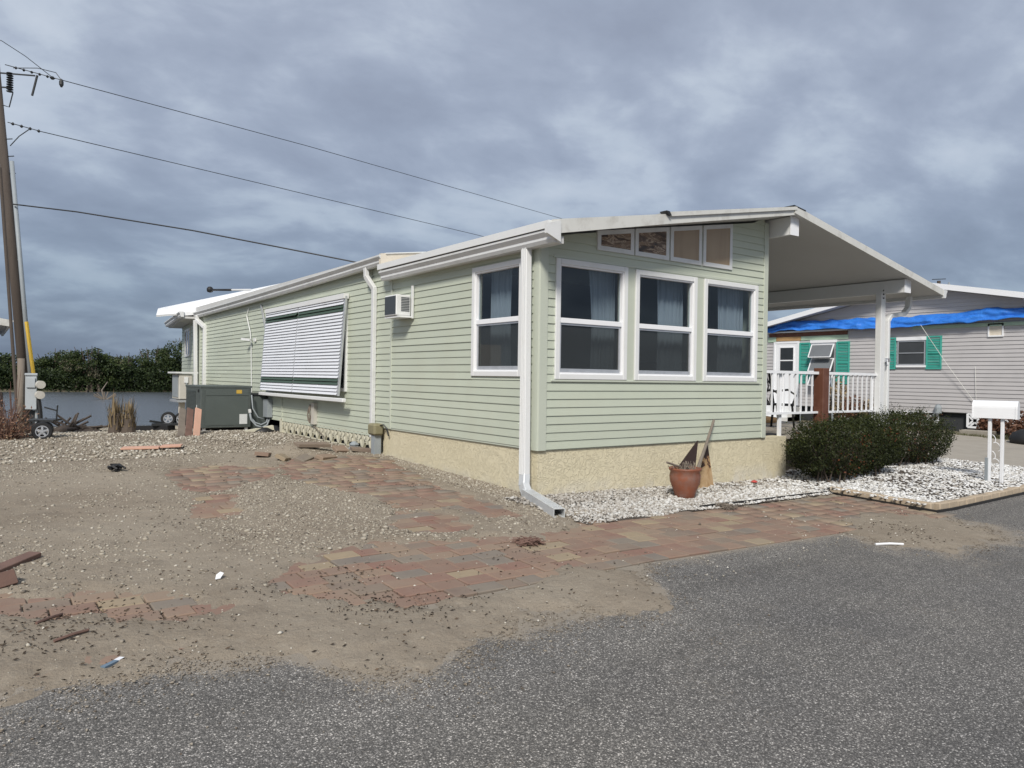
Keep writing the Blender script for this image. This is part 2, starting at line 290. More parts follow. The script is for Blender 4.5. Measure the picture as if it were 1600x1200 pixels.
# ------------------------------------------------------------------ mesh helpers
LOC = {}
def link(o, parent=None):
    COL.objects.link(o)
    if parent is not None:
        o.parent = parent
        r = parent
        while r.parent is not None: r = r.parent
        o.matrix_parent_inverse = Matrix.Translation(-LOC.get(r.name, Vector())) if parent.parent is None and parent.type == 'EMPTY' else Matrix.Identity(4)
    return o
def tag(o, label=None, cat=None, group=None, kind=None):
    for k, v in (('label', label), ('category', cat), ('group', group), ('kind', kind)):
        if v: o[k] = v
    return o
def thing(name, loc, label, cat, group=None):
    o = bpy.data.objects.new(name, None); COL.objects.link(o); o.location = loc; o.empty_display_size = .1
    LOC[o.name] = Vector(loc); return tag(o, label, cat, group)
class MB:
    def __init__(s): s.v = []; s.f = []
    def add(s, vs, fs):
        b = len(s.v); s.v += [tuple(p) for p in vs]; s.f += [tuple(i+b for i in f) for f in fs]; return s
    def hexa(s, p):     # 8 corners: 4 bottom, 4 top
        return s.add(p, [(3, 2, 1, 0), (4, 5, 6, 7), (0, 1, 5, 4), (1, 2, 6, 5), (2, 3, 7, 6), (3, 0, 4, 7)])
    def box(s, x0, y0, z0, x1, y1, z1):
        x0, x1 = sorted((x0, x1)); y0, y1 = sorted((y0, y1)); z0, z1 = sorted((z0, z1))
        return s.hexa([(x0, y0, z0), (x1, y0, z0), (x1, y1, z0), (x0, y1, z0), (x0, y0, z1), (x1, y0, z1), (x1, y1, z1), (x0, y1, z1)])
    def bar(s, a, b, w, t, up=(0, 0, 1)):   # rectangular bar from a to b
        a = Vector(a); b = Vector(b); d = (b-a).normalized(); u = Vector(up)
        if abs(d.dot(u)) > .98: u = Vector((1, 0, 0))
        sv = d.cross(u).normalized(); uv = sv.cross(d)
        c = [(-w/2, -t/2), (w/2, -t/2), (w/2, t/2), (-w/2, t/2)]
        return s.hexa([a+sv*x+uv*y for x, y in c] + [b+sv*x+uv*y for x, y in c])
    def tube(s, pts, r, n=8, cap=True):
        pts = [Vector(p) for p in pts]; rr = r if isinstance(r, (list, tuple)) else [r]*len(pts)
        rings = []; ref = Vector((0, 0, 1)); b0 = len(s.v)
        for i, p in enumerate(pts):
            d = (pts[min(i+1, len(pts)-1)] - pts[max(i-1, 0)]).normalized()
            if abs(d.dot(ref)) > .95: ref = Vector((1, 0, 0)) if abs(d.x) < .9 else Vector((0, 1, 0))
            a = d.cross(ref).normalized(); c = d.cross(a); ref = -c
            for k in range(n):
                t = 2*math.pi*k/n; s.v.append(tuple(p + (a*math.cos(t) + c*math.sin(t))*rr[i]))
        for i in range(len(pts)-1):
            for k in range(n):
                k2 = (k+1) % n; s.f.append((b0+i*n+k, b0+i*n+k2, b0+(i+1)*n+k2, b0+(i+1)*n+k))
        if cap: s.f.append(tuple(b0+k for k in range(n))[::-1]); s.f.append(tuple(b0+(len(pts)-1)*n+k for k in range(n)))
        return s
    def lathe(s, c, prof, n=24, cap=True):
        b0 = len(s.v); c = Vector(c)
        for r, z in prof:
            for k in range(n):
                t = 2*math.pi*k/n; s.v.append((c.x+r*math.cos(t), c.y+r*math.sin(t), c.z+z))
        for i in range(len(prof)-1):
            for k in range(n):
                k2 = (k+1) % n; s.f.append((b0+i*n+k, b0+i*n+k2, b0+(i+1)*n+k2, b0+(i+1)*n+k))
        if cap: s.f.append(tuple(b0+k for k in range(n))[::-1]); s.f.append(tuple(b0+(len(prof)-1)*n+k for k in range(n)))
        return s
    def extr(s, poly, fn, t0, t1):     # polygon [(a,b)] pushed from t0 to t1, fn(a,b,t)->xyz
        n = len(poly)
        return s.add([fn(a, b, t0) for a, b in poly] + [fn(a, b, t1) for a, b in poly], [tuple(range(n))[::-1], tuple(range(n, 2*n))] + [(i, (i+1) % n, n+(i+1) % n, n+i) for i in range(n)])
    def build(s, name, mat, parent=None, smooth=False, bevel=0):
        me = bpy.data.meshes.new(name); me.from_pydata(s.v, [], s.f); me.update()
        me.materials.append(MT[mat] if isinstance(mat, str) else mat)
        import bmesh
        bm = bmesh.new(); bm.from_mesh(me); bmesh.ops.recalc_face_normals(bm, faces=bm.faces)
        if bevel: bmesh.ops.bevel(bm, geom=list(bm.edges), offset=bevel, segments=1, affect='EDGES', clamp_overlap=True)
        bm.to_mesh(me); bm.free()
        if smooth: me.polygons.foreach_set('use_smooth', [True]*len(me.polygons))
        o = bpy.data.objects.new(name, me); return link(o, parent)
def np_mesh(name, verts, faces, mat, tone=None, smooth=False):
    me = bpy.data.meshes.new(name); nv = len(verts); nf, k = faces.shape
    me.vertices.add(nv); me.vertices.foreach_set('co', np.ascontiguousarray(verts, dtype=np.float32).ravel())
    me.loops.add(nf*k); me.loops.foreach_set('vertex_index', np.ascontiguousarray(faces, dtype=np.int32).ravel())
    me.polygons.add(nf); me.polygons.foreach_set('loop_start', np.arange(0, nf*k, k, dtype=np.int32))
    me.polygons.foreach_set('loop_total', np.full(nf, k, dtype=np.int32))
    if smooth: me.polygons.foreach_set('use_smooth', np.ones(nf, dtype=bool))
    if tone is not None:
        a = me.attributes.new('tone', 'FLOAT', 'POINT'); a.data.foreach_set('value', np.ascontiguousarray(tone, dtype=np.float32))
    me.update(calc_edges=True); me.materials.append(MT[mat] if isinstance(mat, str) else mat)
    return bpy.data.objects.new(name, me)
# ------------------------------------------------------------------ ground shape
_lat = RNG.random((256, 256))
def vnoise(x, y, f):
    x = np.asarray(x, float)*f+57.3; y = np.asarray(y, float)*f+31.7
    xi = np.floor(x).astype(int); yi = np.floor(y).astype(int); u = x-xi; v = y-yi; u = u*u*(3-2*u); v = v*v*(3-2*v)
    g = lambda a, b: _lat[a % 256, b % 256]
    return (g(xi, yi)*(1-u)+g(xi+1, yi)*u)*(1-v)+(g(xi, yi+1)*(1-u)+g(xi+1, yi+1)*u)*v
def fbm(x, y, f, o=4): return sum(vnoise(x, y, f*2**i)*.5**(i+1) for i in range(o))/(1-.5**o)
def H(x, y):
    return .03-.027*np.clip(x, -1, 5)+.014*np.clip(x-9, 0, 12)+.03*np.clip(y, -9, 4.5)-.05*np.clip(y-9.5, 0, 11)
def pdist(x, y, poly):      # signed distance, + inside
    x = np.asarray(x, float); y = np.asarray(y, float); d = np.full(x.shape, 1e9); ins = np.zeros(x.shape, bool); n = len(poly)
    for i in range(n):
        ax, ay = poly[i]; bx, by = poly[(i+1) % n]; ex, ey = bx-ax, by-ay
        t = np.clip(((x-ax)*ex+(y-ay)*ey)/(ex*ex+ey*ey+1e-12), 0, 1); d = np.minimum(d, np.hypot(x-ax-t*ex, y-ay-t*ey))
        c = ((ay > y) != (by > y)) & (x < (bx-ax)*(y-ay)/((by-ay) if by != ay else 1e-9)+ax); ins ^= c
    return np.where(ins, d, -d)
EXPOSED = [[(-1.48, 4.31), (-0.05, 4.01), (-0.46, 2.36), (-0.74, 0.32), (-0.79, -0.83), (-1.13, -0.83), (-1.31, -0.13), (-1.75, -0.08), (-1.72, 0.58), (-1.91, 1.21), (-2.24, 2.24), (-2.02, 3.15)], [(-1.87, -0.1), (-1.5, -0.44), (-1.65, -1.17), (-2.2, -1.05), (-2.21, -0.59)], [(-3.54, -1.51), (-3.18, -1.25), (-2.59, -1.2), (-1.62, -1.54), (-1.24, -1.89), (-1.49, -2.45), (-1.95, -2.68), (-2.44, -2.87), (-3.01, -2.81), (-3.67, -2.28), (-3.73, -1.79)], [(-3.4, 3.57), (-2.77, 3.9), (-2.07, 3.28), (-2.45, 2.35), (-3.12, 1.89), (-3.35, 1.81), (-3.53, 2.85)], [(-3.49, 1.47), (-3.05, 1.59), (-3.31, 0.5), (-3.66, 0.43)], [(-5.25, -1.36), (-4.8, -1.46), (-4.26, -1.9), (-4.18, -2.21), (-4.55, -2.23), (-4.92, -1.92), (-5.26, -1.72)], [(-5.52, -1.07), (-5.25, -1.21), (-5.26, -1.62), (-5.51, -1.47)]] + [[(-1.22, -1.58), (-.63, -1.49), (.39, -1.41), (.4, -2.85), (-1.1, -2.85), (-1.63, -2.61), (-1.68, -2.36)]]
GRAVEL = [[(-0.9, -0.13), (-0.12, -0.4), (-0.39, -1.22), (-0.9, -1.57), (-1.6, -1.7), (-1.71, -2.43), (-2.01, -2.27), (-1.21, -0.35)], [(-2.2, 2.63), (-1.63, 0.15), (-1.7, -1.24), (-1.4, -1.92), (-2.09, -1.42), (-2.78, -1.09), (-3.56, -1.3), (-3.88, -0.45), (-3.74, 0.93), (-3.26, 1.87), (-2.43, 1.93)], [(-1.51, 6.01), (1.31, 6.8), (-0.36, 2.54), (-0.43, 3.45), (-1.69, 3.86)]]
SPILL = [(2.49, -2.21), (3.32, -2.05), (4.01, -2.25), (4.19, -2.58), (3.88, -3.34), (3.44, -3.64), (2.16, -3.68), (1.92, -3.31), (1.94, -2.9)]
EDGE_X = [-12, -5.35, -4.54, -4.15, -3.88, -3.5, -3.1, -2.54, -1.74, -1.47, -1.3, -1.0, -.75, -.5, 6]
EDGE_Y = [-2.92, -2.89, -2.9, -3.02, -3.46, -3.63, -3.42, -3.30, -3.6, -3.4, -2.98, -2.68, -2.3, -1.35, -1.2]
def cover(x, y):            # how far the sand stands above (or below) the plane of road and pavers
    x = np.asarray(x, float); y = np.asarray(y, float)
    n1 = fbm(x, y, .9)-.5; n2 = fbm(x, y, 5, 3)-.5; n3 = vnoise(x, y, 19)-.5
    n4 = vnoise(x, y, 23)-.5; e = y-np.interp(x, EDGE_X, EDGE_Y)+n2*.34+n3*.16+n4*.16
    s = np.clip(e*.10, -.05, .034)
    sp = np.clip((pdist(x, y, SPILL)+n2*.35+n3*.1)*.07, -.05, .016); s = np.maximum(s, np.where(x > 1.2, sp, -.05))
    ex = np.full(x.shape, -9.)
    for p in EXPOSED: ex = np.maximum(ex, pdist(x, y, p))
    ex = ex+n2*.40+n3*.12
    s = np.where(x < .3, s-np.clip((ex+.10)*.24, 0, .043), s)
    s = s+np.where(e > .5, n1*.05*np.clip((y+2.2)*.35, 0, 1)+n2*.014+n3*.005, 0)
    hum = np.exp(-((x+1.35)**2+(y-4.75)**2)/.18)*.15*np.where(x < -.3, 1, 0)      # heap of soil by the loose pavers
    s = s+hum
    return np.where((x > .02) & (y > .02), -.15, s)
def top(x, y): return H(x, y)+np.maximum(cover(x, y), .002)
def grid(name, xs, ys, zf, mat, smooth=True):
    X, Y = np.meshgrid(xs, ys); Z = zf(X, Y); nx, ny = len(xs), len(ys)
    idx = np.arange(nx*ny).reshape(ny, nx)
    f = np.stack([idx[:-1, :-1], idx[:-1, 1:], idx[1:, 1:], idx[1:, :-1]], -1).reshape(-1, 4)
    o = np_mesh(name, np.stack([X, Y, Z], -1).reshape(-1, 3), f, mat, smooth=smooth); COL.objects.link(o); return tag(o, kind='structure')
SEA = ((-30, 34.0), (-3.83, 21.3), (-2.27, 20.6), (12, 12.5))
grid('ground', np.arange(-60, 121, 1.0), np.arange(-60, 15.1, .5), lambda x, y: H(x, y)-.075-np.where((x > -.5) & (x < 60) & (y > 13), .6, 0), 'lot')
xs = np.concatenate([np.arange(-14, -6.4, .2), np.arange(-6.4, 5.05, .042)])
ys = np.concatenate([np.arange(-4.4, 4.6, .042), np.arange(4.6, 9.5, .09), np.arange(9.5, 22.6, .3)])
def yardz(x, y):
    z = H(x, y)+cover(x, y)
    sea_y = np.interp(x, [-30, -3.83, -2.27, 12], [34, 21.2, 20.5, 12.4])
    return np.where((x > 4.95) | ((x > .3) & (y > .3)), H(x, y)-.12, np.where(y > sea_y, -2.2, z))
tag(grid('sandy_yard', xs, ys, yardz, 'sand'), 'silty sand yard washed over the pavers and the edge of the road')
def sheet(name, X, Y, Z, mat):
    ny, nx = X.shape; idx = np.arange(nx*ny).reshape(ny, nx); f = np.stack([idx[:-1, :-1], idx[:-1, 1:], idx[1:, 1:], idx[1:, :-1]], -1).reshape(-1, 4)
    o = np_mesh(name, np.stack([X, Y, Z], -1).reshape(-1, 3), f, mat, smooth=True); COL.objects.link(o); return tag(o, kind='structure')
X, Y = np.meshgrid(np.concatenate([np.arange(-60, -7, .5), np.arange(-7, 4.45, .06), [4.46], np.arange(4.5, 5.6, .06), np.arange(6, 121, .5)]), np.concatenate([np.arange(-60, -5, .5), np.arange(-5, -2.76, .05), [-2.74]])); Y = np.where((Y > -2.75) & (X > 4.48), -2.40, Y)
rd = sheet('road', X, Y, H(X, Y), 'asphalt'); tag(rd, 'grey asphalt road with pale stone chips')
e_ = Y-np.interp(X, EDGE_X, EDGE_Y); ns_ = fbm(X, Y, 3.0, 4)-.5
du = np.where(X < .2, np.exp(np.minimum(e_-.02+.20*ns_*2, 0)/.10), 0)*.8; du = np.maximum(du, np.where(X > 1, np.exp(np.minimum(pdist(X, Y, SPILL)+.3*ns_*2, 0)/.18), 0)*.8)
du = np.maximum(du, np.exp(-np.abs(Y+2.74)/.10)*np.where((X > -1.5) & (X < 4.4), .55, 0)); du = du+np.where((X > -7) & (X < 6) & (Y > -5), .18*np.clip(ns_*2+.1, 0, 1), 0)
a_ = rd.data.attributes.new('tone', 'FLOAT', 'POINT'); a_.data.foreach_set('value', np.ascontiguousarray(du.ravel(), dtype=np.float32))
grid('water', np.array([-300, -100, -30, 0, 30, 100, 300.]), np.array([12, 20, 40, 80, 160, 300, 600.]), lambda x, y: 0*x-1.0, 'water')
def dz(x, y): return H(x, y)+.03
tag(grid('concrete_driveway', np.arange(5.5, 16.6, .5), np.concatenate([[-2.395], np.arange(-2.0, 14.8, .5)]), lambda x, y: H(x, y)+.004, 'concrete'), 'pale concrete driveway beside the hedge')
# far bank
grid('far_bank', np.arange(-90, 141, 5.0), np.array([92, 96, 104, 130.]), lambda x, y: np.where(y < 93, -1.3, np.where(y < 97, -.75, -.3))+0*x, 'lot')
# seawall
sw = MB()
for (ax, ay), (bx, by) in zip(SEA[:-1], SEA[1:]):
    d = Vector((bx-ax, by-ay, 0)).normalized(); n = Vector((-d.y, d.x, 0))*.22
    a = Vector((ax, ay, 0)); b = Vector((bx, by, 0))
    for k, (lo, hi) in enumerate((((-2.2), -.47), (-.47, -.32))):
        q = 1 if k else .6
        sw.hexa([a-n*q+Vector((0, 0, lo)), b-n*q+Vector((0, 0, lo)), b+n*q+Vector((0, 0, lo)), a+n*q+Vector((0, 0, lo)), a-n*q+Vector((0, 0, hi)), b-n*q+Vector((0, 0, hi)), b+n*q+Vector((0, 0, hi)), a+n*q+Vector((0, 0, hi))])
tag(sw.build('seawall', 'concrete'), 'low concrete seawall cap along the water', kind='structure')
# pavers
bed = grid('paver_path', np.arange(-6, 4.7, .5), np.arange(-2.74, 4.6, .5), lambda x, y: H(x, y)-.022-.1*np.where((x > 0) & (y > 0), 1, 0), 'joint')
tag(bed, 'clay paver path round the corner of the house, half buried in sand')
pv = []
y = -2.73; row = 0
while y < 4.35:
    rh = .17; x = -5.9+.11*(row % 2)+random.uniform(0, .1)
    while x < 4.55:
        L = random.choice((.17, .25, .25, .25))
        cxp, cyp = x+L/2, y+rh/2
        ok = (cyp < -1.34+.055*cxp and cxp < 4.5) or (cxp < -.66+(cyp+.8)*.109-.06)
        if cyp > -1.3 and cxp > -.2: ok = False
        if ok: pv.append((cxp, cyp, L, rh))
        x += L+.009
    y += rh+.009; row += 1
P = np.array(pv); vis = np.zeros(len(P), bool)
for dx in (-.4, 0, .4):
    for dy in (-.4, 0, .4): vis |= cover(P[:, 0]+dx*P[:, 2], P[:, 1]+dy*P[:, 3]) < .016
P = P[vis]; P = P[np.argsort(np.hypot(P[:, 0]-CAMP.x, P[:, 1]-CAMP.y))]
def brick_data(L, W, T, bev=.007):
    a, b = L/2, W/2; c, d = a-bev, b-bev
    v = [(-a, -b, -T), (a, -b, -T), (a, b, -T), (-a, b, -T), (-a, -b, -bev), (a, -b, -bev), (a, b, -bev), (-a, b, -bev), (-c, -d, 0), (c, -d, 0), (c, d, 0), (-c, d, 0)]
    f = [(0, 1, 5, 4), (1, 2, 6, 5), (2, 3, 7, 6), (3, 0, 4, 7), (4, 5, 9, 8), (5, 6, 10, 9), (6, 7, 11, 10), (7, 4, 8, 11), (8, 9, 10, 11)]
    return v, f
pm_data = {}
for L in (.17, .25):
    v, f = brick_data(L, .17, .06); me = bpy.data.meshes.new('paver'); me.from_pydata(v, [], f); me.materials.append(MT['paver']); pm_data[L] = me
rest_v = []; rest_f = []; rest_t = []
for i, (px, py, L, W) in enumerate(P):
    L = round(L, 2); z = float(H(px, py))+.013+random.uniform(-.006, .006); rz = random.uniform(-.012, .012); tx = -.0+random.uniform(-.012, .012)+.03; ty = .027*(1 if -1 < px < 5 else 0)+random.uniform(-.012, .012)
    R_ = Matrix.Translation((px, py, z)) @ Matrix.Rotation(rz, 4, 'Z') @ Matrix.Rotation(tx, 4, 'X') @ Matrix.Rotation(ty, 4, 'Y')
    if i < 300:
        o = bpy.data.objects.new('paver', pm_data[L]); COL.objects.link(o); o.parent = bed; o.matrix_local = R_
    else:
        v, f = brick_data(L, .17, .06); b0 = len(rest_v); rest_v += [tuple(R_ @ Vector(p)) for p in v]; rest_f += [tuple(k+b0 for k in q_) for q_ in f]; rest_t += [random.random()]*len(v)
if rest_v:
    o = np_mesh('far_pavers', np.array(rest_v), np.array(rest_f), 'paver', np.array(rest_t)); COL.objects.link(o); o.parent = bed; tag(o, kind='stuff')
# ------------------------------------------------------------------ the green house
home = thing('mobile_home', (0, 0, 0), 'pale green vinyl sided mobile home with white trim on a yellow stucco base', 'house')
CH = .1016; Z0 = .615
def frame_fn(O, d):         # wall frame: u along the wall, o outwards, z up
    O = Vector(O); d = Vector(d).normalized(); n = Vector((d.y, -d.x, 0))
    return lambda u, o, z: O + d*u + n*o + Vector((0, 0, z))
FR = frame_fn((0, 0, 0), (1, 0, 0))                 # front, outward -y
SIv = frame_fn((0, 0, 0), (0, -1, 0))               # side, u = -y, outward -x
SI = lambda y, o, z: SIv(-y, o, z)
def plank(fn, ub, vb, ut, vt, z0, z1, parent, mat='siding', lap=None):
    if vb-ub > 5 and abs(ub-ut) < 1e-6:      # long courses are lapped from shorter lengths
        c = ub+random.uniform(.32, .62)*(vb-ub); plank(fn, ub, c+.01, ub, c+.01, z0, z1, parent, mat); return plank(fn, c, vb, c, vb, z0, z1-.001, parent, mat, random.uniform(.0195, .022))
    lap = lap or random.uniform(.0155, .0195); m = MB(); k = .004
    m.hexa([fn(ub, -.004, z0), fn(vb, -.004, z0), fn(vb, lap, z0), fn(ub, lap, z0), fn(ut, -.004, z1), fn(vt, -.004, z1), fn(vt, k, z1), fn(ut, k, z1)])
    return m.build('siding_plank', mat, parent)
def courses(fn, u0, u1, z0, z1f, wins, parent, umin=None, h=CH, mat='siding'):
    # z1f(u): height of the wall at u (linear); wins: (u0,u1,z0,z1)
    za, zb = z1f(u0), z1f(u1); z = z0
    while z < max(za, zb)-.02:
        t = z+h+.006
        def lim(zq):    # interval of u where the wall is at least zq high
            a, b = u0, u1
            if abs(zb-za) > 1e-6:
                uc = u0+(zq-za)/(zb-za)*(u1-u0)
                if zb > za: a = max(u0, min(u1, uc))
                else: b = max(u0, min(u1, uc))
            return a, b
        tt = t if abs(zb-za) > 1e-6 else min(t, za)
        ab, bb = lim(z); at, bt = lim(tt)
        if bb-ab > .02:
            segs = [(ab, bb, at, bt)]
            hit = [w_ for w_ in wins if w_[2] < z+h-.008 and w_[3] > z+.008]
            for w_ in sorted(hit):
                new = []
                for (p, q_, pt, qt) in segs:
                    if w_[1] <= p or w_[0] >= q_: new.append((p, q_, pt, qt)); continue
                    if w_[0] > p+.01: new.append((p, w_[0], pt, w_[0]))
                    if w_[1] < q_-.01: new.append((w_[1], q_, max(w_[1], pt), max(qt, w_[1])))
                    if w_[2] > z+.02: plank(fn, w_[0], w_[1], w_[0], w_[1], z, w_[2], parent, mat)
                    if w_[3] < z+h-.02: plank(fn, w_[0], w_[1], w_[0], w_[1], w_[3], tt, parent, mat)
                segs = new
            for s_ in segs: plank(fn, *s_, z, tt, parent, mat)
        z += h
def cells(m, fn, us, zs, holes, o0, o1):
    for a, b in zip(us[:-1], us[1:]):
        for c, d in zip(zs[:-1], zs[1:]):
            mu, mz = (a+b)/2, (c+d)/2
            if any(w_[0] < mu < w_[1] and w_[2] < mz < w_[3] for w_ in holes): continue
            m.hexa([fn(a, o0, c), fn(b, o0, c), fn(b, o1, c), fn(a, o1, c), fn(a, o0, d), fn(b, o0, d), fn(b, o1, d), fn(a, o1, d)])
    return m
def rectframe(m, fn, u0, u1, z0, z1, w_, o0, o1, wb=None):
    wb = wb or w_
    for a, b, c, d in ((u0, u0+w_, z0, z1), (u1-w_, u1, z0, z1), (u0+w_, u1-w_, z1-w_, z1), (u0+w_, u1-w_, z0, z0+wb)):
        m.hexa([fn(a, o0, c), fn(b, o0, c), fn(b, o1, c), fn(a, o1, c), fn(a, o0, d), fn(b, o0, d), fn(b, o1, d), fn(a, o1, d)])
    return m
def slab(m, fn, u0, u1, z0, z1, o0, o1):
    return m.hexa([fn(u0, o0, z0), fn(u1, o0, z0), fn(u1, o1, z0), fn(u0, o1, z0), fn(u0, o0, z1), fn(u1, o0, z1), fn(u1, o1, z1), fn(u0, o1, z1)])
# front wall
FW = [(.226, 1.43, 1.465, 2.935), (1.575, 2.79, 1.465, 2.925), (2.945, 4.18, 1.465, 2.925)]
RT = lambda x: 3.19+.172*x              # underside of the roof over the front
m = MB(); us = [0.02, .30, 1.36, 1.65, 2.72, 3.02, 4.11, 4.40]; zs = [.60, 1.535, 2.865, 3.12]
cells(m, FR, us, zs, [(.30, 1.36, 1.535, 2.865), (1.65, 2.72, 1.535, 2.865), (3.02, 4.11, 1.535, 2.865)], -.08, -.005)
m.extr([(.02, 3.12), (4.40, 3.12), (4.40, RT(4.4)-.02), (.02, RT(.02)-.02)], lambda a, b, t: FR(a, t, b), -.08, -.005)
wf = m.build('wall_front', 'green_trim', home)
courses(FR, .105, 4.335, Z0, lambda x: RT(x)-.02, [(.226, 4.18, 1.465, 2.93)], wf)
m = MB()
slab(m, FR, -.016, .108, Z0-.012, 3.14, -.02, .026); slab(m, FR, 4.332, 4.435, Z0-.01, RT(4.33)-.03, -.02, .024)
slab(m, FR, 1.43, 1.575, 1.44, 2.95, -.004, .014); slab(m, FR, 2.79, 2.945, 1.44, 2.95, -.004, .014); slab(m, FR, .17, 4.25, 1.435, 1.462, -.004, .03)
slab(m, FR, .19, 4.22, 2.938, 2.975, -.004, .022)
m.build('corner_trim', 'green_trim', home, bevel=.004)
# double hung windows
def window(fn, u0, u1, z0, z1, mid, parent, fw=.068, pane_o=-.035):
    m = MB(); rectframe(m, fn, u0, u1, z0, z1, fw, -.03, .036); o = m.build('window', 'white', parent, bevel=.005)
    m = MB(); rectframe(m, fn, u0+fw-.012, u1-fw+.012, z0+fw-.012, z1-fw+.012, .03, -.05, .02); slab(m, fn, u0+fw+.018, u1-fw-.018, mid-.035, mid+.028, -.045, .014)
    m.build('sash', 'white_clean', o, bevel=.003)
    a, b = u0+fw+.01, u1-fw-.01
    m = MB(); slab(m, fn, a, b, mid, z1-fw-.01, pane_o, pane_o+.006); m.build('pane', 'glass', o)
    m = MB(); slab(m, fn, a, b, z0+fw+.01, mid, pane_o+.012, pane_o+.018); p = m.build('pane', 'screen', o); tag(p, 'lower pane behind an insect screen')
    m = MB(); rectframe(m, fn, a+.012, b-.02, z0+fw+.02, mid-.036, .022, pane_o+.022, pane_o+.034, .045); m.build('screen_frame', 'galv', o)
    return o
for w_ in FW: window(FR, *w_, 2.19, home)
# high windows, tops following the roof
for i, (a, b) in enumerate(((.885, 1.525), (1.55, 2.195), (2.225, 2.865), (2.90, 3.545))):
    zt = lambda u: 3.345+.163*(u-.885); zb = 3.105; f_ = .058
    m = MB()
    quad = lambda P4, o0, o1: m.hexa([FR(u, o0, z) for u, z in P4] + [FR(u, o1, z) for u, z in P4])
    quad([(a, zb), (a+f_, zb), (a+f_, zt(a+f_)), (a, zt(a))], .004, .034); quad([(b-f_, zb), (b, zb), (b, zt(b)), (b-f_, zt(b-f_))], .004, .034)
    quad([(a+f_, zb), (b-f_, zb), (b-f_, zb+f_), (a+f_, zb+f_)], .004, .034); quad([(a+f_, zt(a+f_)-f_), (b-f_, zt(b-f_)-f_), (b-f_, zt(b-f_)), (a+f_, zt(a+f_))], .004, .034)
    o = m.build('high_window', 'gutter', home)
    m = MB(); quad([(a+f_-.005, zb+f_-.005), (b-f_+.005, zb+f_-.005), (b-f_+.005, zt(b-f_)-f_+.005), (a+f_-.005, zt(a+f_)-f_+.005)], .005, .027); p = m.build('pane', 'foil' if i < 2 else 'tan_pane', o)
    tag(p, 'pane backed with crumpled brown foil' if i < 2 else 'pane backed with a tan blind')
# side wall, front part
SW = (.315, 1.455, 1.49, 2.945)
m = MB(); cells(m, SI, [.02, .385, 1.385, 3.87, 4.60], [.60, 1.56, 2.875, 3.13], [(.385, 1.385, 1.56, 2.875)], -.08, -.005)
ws = m.build('wall_side', 'green_trim', home)
courses(SI, .10, 3.855, .635, lambda y: 3.10, [SW], ws)
courses(SI, 3.90, 4.60, .62, lambda y: 3.30, [], ws)
window(SI, *SW, 2.215, home)
m = MB(); slab(m, SI, -.015, .10, Z0-.012, 3.12, -.02, .024); slab(m, SI, 3.852, 3.905, Z0, 3.13, -.004, .024); slab(m, SI, .10, 4.17, .607, .634, -.004, .012)
m.build('corner_trim', 'green_trim', home, bevel=.004)
# side wall, rear part
m = MB(); cells(m, SI, [4.60, 16.6], [.44, 3.28], [], -.08, -.005)
wr = m.build('wall_rear', 'green_trim', home)
courses(SI, 4.62, 16.55, .452, lambda y: 3.25, [], wr)
for a_, b_, z_ in ((9.95, 9.985, 1.05), (9.1, 9.13, 1.0), (16.5, 16.62, 3.25)): m = MB(); slab(m, SI, a_, b_, .47, z_, -.004, .03); m.build('wall_trim', 'green_trim', home)
# rear room, turned a little
RD = Vector((.119, 1, 0)).normalized(); RVv = frame_fn((-.02, 16.75, 0), tuple(-RD)); RV = lambda u, o, z: RVv(-u, o, z)
m = MB(); cells(m, RV, [0, 5.0], [1.0, 3.2], [], -3.8, -.005); wrr = m.build('wall_rear_room', 'green_trim', home)
courses(RV, 0, 5.0, 1.0, lambda y: 3.15, [], wrr, h=.127)
m = MB(); rectframe(m, RV, 2.2, 3.75, 2.02, 2.95, .08, -.004, .04); o = m.build('window', 'white', home); m = MB(); slab(m, RV, 2.28, 3.67, 2.1, 2.87, .012, .02); m.build('pane', pm('dark_pane', (.03, .035, .045), .08, .1, 2), o)
m = MB(); slab(m, RV, 2.93, 3.02, 2.08, 2.89, .02, .034); m.build('sash', 'white_clean', o)
# floor skirts and plinth
m = MB(); m.box(.012, .012, -.35, 5.02, .6, .604); m.box(.012, .6, -.35, .5, 4.17, .604); m.build('stucco_base', 'stucco', home)
m = MB(); m.box(4.45, .03, .56, 9.0, 9.5, .60); m.box(4.46, .62, -.3, 9.0, 9.4, .555); m.build('porch_floor', 'concrete', home)
m = MB(); m.box(.0, 4.17, -.25, .16, 9.25, .20); m.build('footing', 'footing', home)
m = MB(); m.box(.13, 4.2, .15, .18, 9.2, .47); m.box(1.6, 9.2, -.1, 1.7, 16.5, .46); m.box(.1, 4.2, .47, 4.3, 16.4, .55); m.box(.05, 9.8, -.3, 4.4, 16.5, .30); m.build('underfloor_shade', 'interior', home)  # floor slab, with near-black panels painted as the shade behind the blocks
